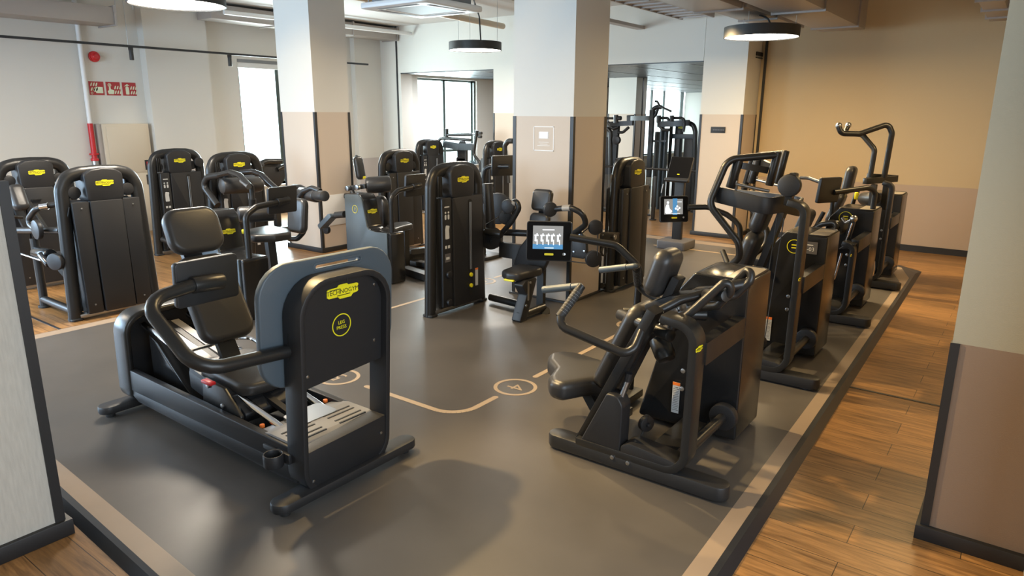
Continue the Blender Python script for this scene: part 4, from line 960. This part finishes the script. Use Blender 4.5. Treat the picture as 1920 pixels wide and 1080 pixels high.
g(B().tube([(-3.87, 5.34, .05), (-3.863,5.777,0.050)], .045, 0, 14), 'floor_tube', 'metal')
g(B().cyl((-3.833,5.766,0.000), (-3.817,5.741,0.030), .05), 'foot_cap', 'rubber')

# machine beyond the middle column
t = stack('weight_stack_machine', 'narrow black weight machine seen from behind, just right of the middle column', (-3.745, 7.33, 0), R_, hw=.36)
g = add(t)
g(B().disc((-4.05, 6.98, .95), (1, -.3, 0), .20, .05, .012, 36), 'cam_wheel', 'panel')
g(B().prism(rp([(-3.660,6.608,0.750)[1:], (-3.660,7.000,0.699)[1:], (-3.660,7.058,0.561)[1:], (-3.660,6.617,0.625)[1:]], .04), (-3.70, 0, 0), Y_, Z_, .05, .01, n=X_), 'hinge_plate', 'metal')
g(B().disc((-3.620,6.818,0.670), X_, .03, .02, .004), 'hinge_bolt', 'steel')
g(B().tube([(-3.750,6.935,1.342), (-3.900,7.118,0.824)], .008, 0, 6), 'cable', 'steel')
g(B().tube([(-3.800,6.886,0.074), (-3.750,7.069,0.024)], .035, 0, 10), 'floor_tube', 'metal')
g(B().ring((-3.720,6.745,0.514), Y_, Z_, .06, .014, .02), 'hose_loop', 'rubber')

# ------------------------------------------------------------------ two low leg machines with displays on the left side of the platform
def body(t, y, d, num=None):
    X0, X1 = -6.72, -5.95
    pr = rp([(X0, 0), (X1, 0), (X1, .62), (-6.20, .615), (-6.33, .635), (-6.41, 1.0), (-6.47, 1.045), (X0, 1.03)], [.01, .02, .03, .1, .06, .1, .05, .02], 5)
    pan = rp([(X0, 0), (-6.0, 0), (-6.0, .617), (-6.22, .612), (-6.335, .635), (-6.415, 1.0), (-6.475, 1.04), (X0, 1.025)], [.01, .0, .0, .1, .06, .1, .05, .02], 5)
    B().prism(pr, (0, y + .02, 0), X_, Z_, d - .02, .012, 3, n=Y_).out('housing', 'panel_gloss', t)
    B().prism(pan, (0, y, 0), X_, Z_, .022, .006, 2, n=Y_).out('side_panel', 'slate', t, label='slate-grey side panel')
    s = V((-.08, 0, .365)).normalized()
    badge(t, V((-6.373, y + d / 2, .835)) + s.cross(-Y_) * .012, Y_, s, .15)
    B().tube([(-6.02, y + d * .45, .60), (-6.02, y + d * .45, 1.03), (-6.02, y + d * .45 + .12, 1.10), (-6.02, y + d * .45 + .42, 1.13)], .03, .09, 12).out('display_arm', 'metal', t)
    B().cyl((-6.02, y + d * .45 + .36, 1.125), (-6.02, y + d * .45 + .50, 1.135), .038, bev=.004).out('display_mount', 'metal', t)
    console(t, (-6.075, y + d * .45 + .46, 1.135), (-1, 0, .1), .34, .27)
    if num: ringmark(t, (-6.535, y - .002, .86), X_, Z_, .048, [num])
    for yy in (y + .1, y + .95):
        f = B().prism(rrect(.9, .12, .058, -6.6, yy), (0, 0, .01), X_, Y_, .07, .012).out('foot', 'foot', t)
t = thing('leg_extension_machine', 'low black leg machine with yellow plaque on its sloping hood, behind the leg press headrest', 'exercise machine', (-6.4, 4.1, 0))
body(t, 3.69, .30)
zz = .47
B().prism(rp([(-7.056,4.451,0.700)[:2], (-6.649,4.272,0.700)[:2], (-6.508,4.471,0.700)[:2], (-6.489,4.667,0.700)[:2], (-6.725,4.811,0.700)[:2], (-7.145,4.831,0.700)[:2]], .08), (0, 0, .62), X_, Y_, .09, .03, 4).out('seat', 'leather', t)
c = V((-6.675,4.950,0.845))
B().pad(c, V((1, -.05, 0)), V((0, .12, 1)), .32, .40, .09, .08).out('backrest', 'leather', t)
sp = V((-7.058,4.765,0.640))
B().beam((sp.x, sp.y, .63), (sp.x + .08, sp.y - .02, 0), .10, .07, .012, up=(1, 0, 0)).out('seat_post', 'metal', t)
B().tube([(-6.932,4.950,0.545), (-6.777,4.950,0.562), (-6.686,4.980,0.651), (-6.694,5.000,0.724)], .03, .08, 12).out('back_bracket', 'metal', t)
B().cyl((-6.834,4.250,0.921), (-6.684,4.600,0.914), .085, bev=.03).out('shin_roller', 'leather', t)
B().cyl((-6.916,4.300,0.830), (-6.745,4.650,0.836), .02).out('roller_bar', 'metal', t)
B().cyl((-7.117,5.300,1.039), (-6.562,5.100,1.064), .075, bev=.02).cyl((-6.571,5.100,1.070), (-6.300,5.000,1.092), .06, bev=.01).out('side_roller', 'leather', t)
B().tube([(-6.951,5.100,0.984), (-6.805,5.100,1.103), (-6.641,5.100,1.152), (-6.498,5.100,1.125)], .032, .1, 12).out('side_handle', 'metal', t)
B().tube([(-7.546,5.400,1.027), (-7.406,5.400,1.091), (-7.265,5.400,1.100), (-7.140,5.400,1.068)], .030, .1, 12).out('side_handle', 'metal', t)
B().box((-6.719,4.200,0.728), V((-6.719,4.200,0.728)) + V((.06, .03, .05)), .012).out('adjust_knob', 'yellow', t)
t = thing('seated_leg_curl_machine', 'low slate-sided machine with a yellow circled 7 and a rolled pad on top', 'exercise machine', (-6.4, 6.0, 0))
body(t, 5.63, .24, '7')
B().cyl((-6.742,6.000,1.104), (-6.543,6.250,1.120), .105, bev=.04, n=32).out('thigh_pad', 'leather', t)
B().beam((-6.966,5.900,1.060), (-6.676,5.950,1.105), .05, .06, .012).out('pad_arm', 'metal', t)
for p in ((-6.918,5.860,1.066), (-6.732,5.860,1.093)): B().disc(p, Y_, .033, .05, .006).out('pad_joint', 'steel', t)
B().cyl((-6.889,5.900,1.032), (-6.865,5.900,0.999), .03).out('pad_post', 'metal', t)
B().pad((-6.683,6.250,0.752), V((.95, -.3, 0)), Z_, .30, .42, .09, .12).out('backrest', 'leather', t)
B().prism(rp([(-6.486,6.066,0.600)[:2], (-6.215,5.928,0.600)[:2], (-6.311,6.206,0.600)[:2], (-6.348,6.425,0.600)[:2], (-6.546,6.526,0.600)[:2], (-6.642,6.383,0.600)[:2]], .05), (0, 0, .53), X_, Y_, .075, .025, 4).out('seat', 'leather', t)
B().beam((-6.45, 6.38, .53), (-6.45, 6.38, 0), .08, .06, .01, up=(1, 0, 0)).out('seat_post', 'metal', t)
B().cyl((-6.957,5.680,0.744), (-6.786,5.680,0.770), .042, n=20).out('bellows', 'rubber', t)
q0, q1 = V((-7.002,5.680,0.748)), V((-7.238,5.660,0.560))
B().beam(q0, q1, .06, .12, .03, up=(0, 1, 0)).out('side_lever', 'slate', t)
B().disc((-7.234,5.740,0.527), Y_, .06, .05, .012).out('side_roller', 'panel', t)
b = B(); B_ = (-6.615,6.600,0.173)
b.beam((-6.526,6.500,0.199), (-6.547,6.900,0.168), .10, .07, .03); b.out('foot_rest', 'leather', t)
B().beam((-6.609,6.500,0.067), (-6.585,6.900,0.055), .08, .16, .015).out('lower_beam', 'metal', t)
B().beam((-6.604,6.850,0.060), (-6.599,6.850,-0.115), .1, .08, .01, up=(1, 0, 0)).out('lower_post', 'metal', t)
B().beam((-6.272,6.154,0.060), (-5.731,6.028,0.060), .12, .08, .02).out('base_bar', 'foot', t)

# display standing behind the side raise machine (seen left of the middle column)
t = thing('display_stand', 'black display on a bent arm and post, just left of the middle column', 'display', (-5.9, 7.55, 0))
zt = (-6.120,7.600,1.127)
B().tube([(zt[0], 7.6, .0), (-6.120,7.600,1.127), (-6.095,7.600,1.252), (-6.013,7.620,1.288), (-5.752,7.700,1.296)], .032, .08, 12).out('display_arm', 'metal', t)
c = V((-5.876,7.720,1.298))
console(t, c, (-1, .35, .08), .36, .28)
B().prism(rrect(.4, .4, .05, zt[0], 7.6), (0, 0, 0), X_, Y_, .05, .01).out('base_plate', 'foot', t)

# information kiosk
t = thing('tablet_kiosk', 'grey pedestal kiosk with a tilted dark tablet panel, before the opening at the back', 'kiosk', (-4.35, 10.0, 0))
kb = [(-4.403,9.665,0.000)[:2], (-3.979,9.590,0.000)[:2], (-3.928,9.935,0.000)[:2], (-4.360,10.078,0.000)[:2]]
B().prism(rrect(.46, .44, .04, -4.25, 10.0), (0, 0, .0), X_, Y_, .13, .015, 3).out('base', 'grey_tag', t)
B().box((-4.33, 10.0, .13), (-4.18, 10.07, (-4.273,10.000,0.985)[2] + .1), .008).out('post', 'panel', t)
tv = V((.0, .45, .9)).normalized()
c = (V((-4.442,10.000,1.395)) + V((-4.048,10.000,1.388)) + V((-4.035,9.900,1.000)) + V((-4.455,9.900,0.997))) / 4
o = B().prism(rrect(.36, .385, .02), c + V((0, .03, 0)), X_, tv, .03, .006).out('tablet', 'panel', t)
B().prism(rrect(.34, .33, .015, 0, .02), c + V((0, .03, 0)) + X_.cross(tv) * .03, X_, tv, .001).out('screen', 'scr_dark', o)
B().prism(rp([(-.19, -.21), (.19, -.21), (.19, -.165), (-.19, -.165)], .015), c + V((0, .03, 0)), X_, tv, .07, .012).out('shelf', 'panel', o)
B().prism(rrect(.04, .014, .006, 0, -.09), c + V((0, .03, 0)) + X_.cross(tv) * .031, X_, tv, .001).out('logo_plaque', 'yellow', o)
B().tube([(-4.471,9.900,0.972), (-4.496,9.900,0.837)], .008, 0, 8).out('stylus_cord', 'plastic_white', t)

# ------------------------------------------------------------------ beyond the opening
t = thing('chest_press_machine', 'black press machine with wide tube arms silhouetted against the annex window', 'exercise machine', (-9.6, 11.3, 0))
yy = 11.3
B().tube([(-9.444,11.300,1.455), (-10.015,11.300,1.476), (-10.271,11.300,1.470), (-10.390,11.300,1.350), (-10.389,11.300,1.146), (-10.243,11.300,0.990), (-10.246,11.300,0.865)], .03, .12, 12).out('press_lever', 'metal', t)
B().tube([(-10.225,11.450,1.540), (-9.493,11.450,1.563), (-9.277,11.300,1.564), (-9.305,11.300,1.438), (-9.358,11.300,1.170), (-9.193,11.300,1.008), (-9.176,11.300,0.811)], .03, .12, 12).out('press_lever', 'metal', t)
B().cyl((-9.267,11.300,1.654), (-9.281,11.300,1.529), .04).out('pivot_post', 'metal', t)
B().cyl((-10.226,11.450,1.670), (-10.234,11.450,1.496), .04).out('pivot_post', 'metal', t)
B().disc((-9.176,11.300,1.601), X_, .03, .08, .006).out('knob', 'rubber', t); B().disc((-9.186,11.300,1.531), X_, .03, .08, .006).out('knob', 'rubber', t)
B().beam((-10.239,11.350,1.353), (-9.791,11.350,1.309), .06, .14, .02).beam((-9.830,11.350,1.308), (-9.445,11.400,1.312), .06, .14, .03).out('overhead_tray', 'slate', t)
B().prism(rp([(-.09, -.03), (.09, -.03), (.05, .03), (-.05, .03)], .01), (-9.723,11.350,1.397), X_, Z_, .05, n=Y_).out('tray_knob', 'rubber', t)
B().pad((-9.797,11.500,1.152), X_, Z_, .27, .33, .08, .04).out('headrest', 'leather', t)
B().pad((-9.810,11.500,0.882), X_, Z_, .30, .42, .08, .05).out('backrest', 'leather', t)
B().beam((-9.793,11.520,1.260), ((-9.793,11.520,1.260)[0], 11.52, ZF), .10, .06, .01, up=(0, 1, 0)).out('mast', 'metal', t)
B().box((-9.667,11.400,0.931), V((-9.667,11.400,0.931)) + V((.05, .02, .07)), .01).out('adjust_tab', 'yellow', t)
B().box((-9.75, 11.42, ZF), (-8.95, 11.5, .06), .01).out('foot', 'foot', t)
t = thing('press_machine', 'dark machine with round weight cover, silhouetted in the window left of the slim column', 'exercise machine', (-11.2, 8.2, ZF))
xx = -10.6
B().disc((-10.600,7.326,0.948), X_, .24, .08, .03, 36).out('weight_cover', 'panel', t)
B().tube([(-10.500,7.019,1.142), (-10.500,7.161,1.184), (-10.500,7.443,1.170)], .05, .05, 12).out('handle', 'metal', t)
B().tube([(-10.550,7.394,1.028), (-10.550,7.544,1.081)], .04, .05, 12).out('lever', 'metal', t)
B().disc((-10.500,7.028,1.122), Y_, .07, .08, .01).out('handle_end', 'rubber', t)
c = (-10.600,7.374,0.945)
B().box((-10.68, c[1] - .05, ZF), (-10.58, c[1] + .05, c[2]), .01).out('post', 'metal', t)
B().box((-10.9, c[1] - .4, ZF), (-10.4, c[1] + .3, .04), .01).out('foot', 'foot', t)
# multi station
t = thing('cable_multi_station', 'tall dark cable station with a pulldown bar, seen through the right-hand opening', 'exercise machine', (-6.4, 14.2, ZF))
yy = 14.2
q = (-6.766,14.200,1.912)
B().beam((q[0], yy, ZF), (q[0], yy, (-6.777,14.200,2.086)[2]), .09, .09, .01, up=(1, 0, 0)).out('mast', 'metal', t)
B().tube([(-6.760,14.200,1.925), (-6.765,14.200,2.086), (-6.683,14.200,2.146), (-6.557,14.200,2.142)], .045, .1, 12).out('top_arm', 'metal', t)
B().tube([(-6.643,14.200,2.106), (-6.688,14.200,1.979), (-6.738,14.200,1.936)], .035, .05, 10).out('arm_brace', 'metal', t)
B().tube([(-6.665,14.100,2.264), (-6.613,14.100,2.260), (-6.556,14.100,2.165), (-6.243,14.000,2.057)], .022, .05, 10).out('pulldown_bar', 'metal', t)
B().beam((-7.407,14.400,1.903), (-6.766,14.200,1.912), .08, .10, .01).out('cross_beam', 'metal', t)
B().beam((-7.387,14.400,1.975), (-7.377,14.400,1.794), .12, .12, .01, up=(1, 0, 0)).out('pulley_head', 'metal', t)
B().beam((-6.707,14.200,1.432), (-6.394,14.200,1.440), .04, .04, .006).out('guard_rail', 'metal', t)
for lo, hi, m_ in (((-6.609,14.300,1.027), (-6.563,14.300,1.738), 'slate'), ((-6.565,14.400,1.162), (-6.513,14.400,1.657), 'slate'), ((-6.824,14.500,1.008), (-6.746,14.500,1.623), 'metal'), ((-6.346,14.200,1.043), (-6.333,14.200,1.849), 'metal'), ((-6.309,14.400,1.035), (-6.178,14.400,1.823), 'panel'), ((-6.088,14.400,1.044), (-5.866,14.400,1.576), 'panel')):
    B().box((lo[0], lo[1], ZF), (hi[0], hi[1] + .16, hi[2]), .015).out('tower', m_, t)
B().box((-6.351,14.360,1.491), V((-5.823,14.360,1.591)) + V((0, .06, 0)), .01).out('shelf_panel', 'slate', t)
B().tube([(-5.971,14.300,1.826), (-5.854,14.300,1.775), (-5.805,14.300,1.645), ((-5.738,14.300,1.064)[0], 14.3, ZF)], .05, .12, 12).out('frame_tube', 'metal', t)
B().tube([(-6.563,14.100,1.973), (-6.554,14.100,1.821)], .05, 0, 12).out('grip', 'rubber', t)
B().tube([(-6.264,14.100,1.975), (-6.256,14.100,1.851)], .045, 0, 12).out('grip', 'rubber', t)
B().tube([(-6.579,14.150,1.920), (-6.366,14.150,1.922), (-6.345,14.150,1.823)], .03, .05, 10).out('press_lever', 'metal', t)
B().tube([(-6.279,14.150,1.922), (-6.021,14.150,1.925), (-5.991,14.150,1.801), (-6.009,14.150,1.643)], .03, .08, 10).out('press_lever', 'metal', t)
B().beam((-6.584,14.100,1.787), (-5.901,14.200,1.828), .08, .12, .02).out('overhead_tray', 'metal', t)
B().tube([(-6.538,14.100,1.761), (-6.437,14.100,1.676), (-6.306,14.100,1.678)], .035, .08, 10).out('lower_lever', 'metal', t)
badge(t, (-6.163,14.380,1.723), X_, Z_, .13)
t = thing('shoulder_press_machine', 'dark press machine with overhead handles, seen past the edge of the middle column', 'exercise machine', (-6.9, 13.4, ZF))
B().beam((-7.339,13.400,1.789), (-6.799,13.400,1.816), .08, .10, .015).out('overhead_tray', 'metal', t)
B().tube([(-7.421,13.400,1.908), (-7.116,13.400,1.908)], .025, 0, 10).out('press_lever', 'metal', t)
B().cyl((-7.184,13.350,1.978), (-7.176,13.350,1.818), .05).out('pivot_post', 'metal', t)
B().disc((-7.097,13.350,1.911), X_, .045, .08, .01).out('knob', 'rubber', t)
B().tube([(-7.148,13.400,1.621), (-7.027,13.400,1.623), (-6.898,13.400,1.730)], .03, .08, 10).out('handle', 'metal', t)
B().tube([(-7.395,13.400,1.828), (-7.273,13.400,1.684), (-7.138,13.400,1.739)], .035, .08, 10).out('press_lever', 'metal', t)
q0, q1 = (-7.213,13.450,1.791), (-7.286,13.450,1.039)
B().beam(q0, (q1[0], 13.45, ZF), .13, .09, .012, up=(0, 1, 0)).out('mast', 'metal', t)
B().tube([(-7.405,13.400,1.702), (-7.324,13.400,1.630), ((-7.243,13.400,1.043)[0], 13.4, ZF)], .045, .06, 12).out('frame_tube', 'metal', t)
B().disc((-7.144,13.350,1.463), Y_, .09, .08, .015).out('pivot_cover', 'panel', t)
q0 = (-7.467,13.500,1.505)
B().box((q0[0] - .1, 13.5, ZF), (q0[0] + .16, 13.75, q0[2]), .02).out('weight_tower', 'panel', t)
B().box((q0[0] - .1, 13.2, ZF), (q0[0] + .9, 13.3, .04), .01).out('foot', 'foot', t)
B().prism(rp([(-6.969,13.000,1.113)[::2], (-6.822,13.000,1.132)[::2], (-6.805,13.000,1.087)[::2], (-6.952,13.000,1.068)[::2]], .02), (0, 13.0, 0), X_, Z_, .3, .03, n=Y_).out('seat', 'leather', t)
B().beam(((-6.966,13.150,1.093)[0], 13.15, (-6.966,13.150,1.080)[2]), ((-6.966,13.150,1.093)[0], 13.15, ZF), .08, .06, .01, up=(1, 0, 0)).out('seat_post', 'metal', t)
# balustrade across the opening
t = thing('handrail', 'dark metal rail with posts and glass across the floor beyond the right-hand opening', 'handrail', (-5.8, 12.75, ZF))
z1, z2, z3 = (-5.962,12.750,0.957)[2], (-5.953,12.750,0.812)[2], (-5.929,12.750,0.040)[2]
B().tube([(-8.3, 12.75, z1), (-4.75, 12.75, z1)], .022, 0, 12).out('top_rail', 'metal', t)
B().box((-8.3, 12.735, z3 - .02), (-6.0, 12.765, z3 + .02), .004).out('bottom_rail', 'metal', t)
for xx in ((-5.941,12.750,0.431)[0], -7.9):
    p = B().box((xx - .03, 12.72, ZF), (xx + .03, 12.78, z2), .006).out('post', 'metal', t)
    B().disc((xx, 12.75, ZF + .01), Z_, .07, .02, .004).out('post_foot', 'metal', p)
B().box((-7.85, 12.745, z3 + .05), ((-5.941,12.750,0.431)[0] - .03, 12.755, z2 - .02)).out('glass_panel', 'glass', t)
# lettering and plates
b = B().text('COMPA', (-12.490,15.070,0.638), Y_, Z_, .22, .004)
o = b.out('wall_lettering', 'slate'); solo(o, 'dark capital letters COMPA on the white annex wall beside the window', 'lettering')
p0, p1 = (-8.372,6.571,0.022), (-8.372,7.008,-0.340)
o = B().box((-8.377, 6.60, .34), (-8.368, 7.19, .80), .002).out('wall_plate', 'plastic_white'); solo(o, 'plain pale plate low on the side of the slim left column', 'wall plate')
for p in [(-8.366, y_, z_) for y_ in (6.65, 7.14) for z_ in (.38, .76)]:
    o2 = B().disc(p, X_, .008, .004, .001, 10).out('screw', 'steel'); o2.parent = o
# ------------------------------------------------------------------ light
w = bpy.data.worlds.new('World'); sc.world = w; w.use_nodes = True
bg = w.node_tree.nodes['Background']; bg.inputs['Color'].default_value = (.86, .95, 1, 1); bg.inputs['Strength'].default_value = 3.0
def area(name, loc, rot, sx, sy, e, col, spread=PI):
    l = bpy.data.lights.new(name, 'AREA'); l.shape = 'RECTANGLE'; l.size = sx; l.size_y = sy; l.energy = e; l.color = col; l.spread = spread
    o = bpy.data.objects.new(name, l); COL.objects.link(o); o.location = loc; o.rotation_euler = rot; return o
def spot(name, loc, tgt, e, col, ang=80, blend=.6, r=.12):
    l = bpy.data.lights.new(name, 'SPOT'); l.energy = e; l.color = col; l.spot_size = rad(ang); l.spot_blend = blend; l.shadow_soft_size = r
    o = bpy.data.objects.new(name, l); COL.objects.link(o); o.location = loc; o.rotation_euler = (V(tgt) - V(loc)).to_track_quat('-Z', 'Y').to_euler(); return o
DAY = (.82, .93, 1.0); FILLB = (.52, .75, 1.0); WARM = (1, .71, .34); WW = (1, .88, .72)
# daylight through the windows
area('daylight_window', (XL - .25, 8.9, 1.77), (0, -PI / 2, 0), 2.3, 1.6, 420, DAY)
area('daylight_annex', (XL - .25, 14.1, 1.73), (0, -PI / 2, 0), 2.1, 2.2, 380, DAY)
area('daylight_far', (XL - .25, 27.3, 1.7), (0, -PI / 2, 0), 2.4, 4, 90, DAY)
area('fill_behind', (-8.6, -3.9, 1.9), (PI / 2, 0, rad(8)), 6.0, 2.4, 300, FILLB, rad(120))  # added cool fill from behind the camera, no window there
area('fill_side', (XL + .05, -1.2, 1.8), (0, -PI / 2, 0), 2.2, 4.2, 560, FILLB)  # added cool fill for the left floor, no window built
area('fill_right', (1.55, .8, 1.9), (0, PI / 2, 0), 2.2, 3.5, 125, (.74, .87, 1))  # added fill on the leg press and left pier, source unseen
area('annex_fill', (-10.6, 13.2, 2.88), (0, 0, 0), 1.2, 1.2, 130, (.9, .95, 1))  # both annex lights are added ceiling fill, no fixture built
area('annex_fill', (-8, 18.5, 2.88), (0, 0, 0), 1.2, 1.2, 30, (.9, .95, 1))
# ring lamps (three in view, the other four added unseen as fill)
for p, e, c in (((-6.93, 3.87, 2.99), 110, WW), ((-7.7, 9.36, 2.99), 90, WW), ((-3.06, 9.5, 2.95), 100, WARM), ((-3.2, 3.9, 3.0), 45, WARM), ((-9.5, .5, 3.0), 110, (1, .80, .56)), ((-5.5, -1.5, 3.0), 35, WW), ((-.35, 8.3, 3.0), 35, WARM)):
    l = bpy.data.lights.new('ring_and_fill_light', 'AREA'); l.shape = 'DISK'; l.size = .85; l.energy = e; l.color = c
    o = bpy.data.objects.new('ring_and_fill_light', l); COL.objects.link(o); o.location = p
# warm ceiling spots towards the right-hand walkway
for yy in (2.4, 4.6, 6.8, 9.0):
    spot('walkway_spot', (-4.2, yy, 3.2), (-.5, yy + .3, 0), 620, WARM, 62, .7, .05)
for p, q in (((-12, 5.87, 2.8), (-12.3, 5.87, 0)), ((-12, 8.4, 2.8), (-12, 8.4, 0))): spot('track_light', p, q, 12, WW, 60)
spot('column_spot', (-7.5, 4.6, 3.6), (-8.6, 6.6, 1.9), 90, WARM, 60, .8)
spot('column_spot', (-3.4, 4.2, 3.7), (-4.2, 6.3, 1.2), 90, WARM, 80, .8)

# ------------------------------------------------------------------ camera
cam = bpy.data.cameras.new('Camera'); co = bpy.data.objects.new('Camera', cam); COL.objects.link(co); sc.camera = co
cam.sensor_width = 36; cam.lens = 1303.38 / 1920 * 36; cam.clip_start = .02
co.rotation_euler = Mx(((0.803416, -0.149622, 0.576312), (0.595391, 0.192627, -0.780003), (0.005692, 0.969798, 0.243843))).to_euler()
co.location = (0, 0, 2)
vs = sc.view_settings; vs.view_transform = 'Standard'; vs.look = 'None'; vs.gamma = 1; vs.exposure = 0.40; vs.use_curve_mapping = False
for o in list(bpy.data.objects):
    if '_o' in o: del o['_o']
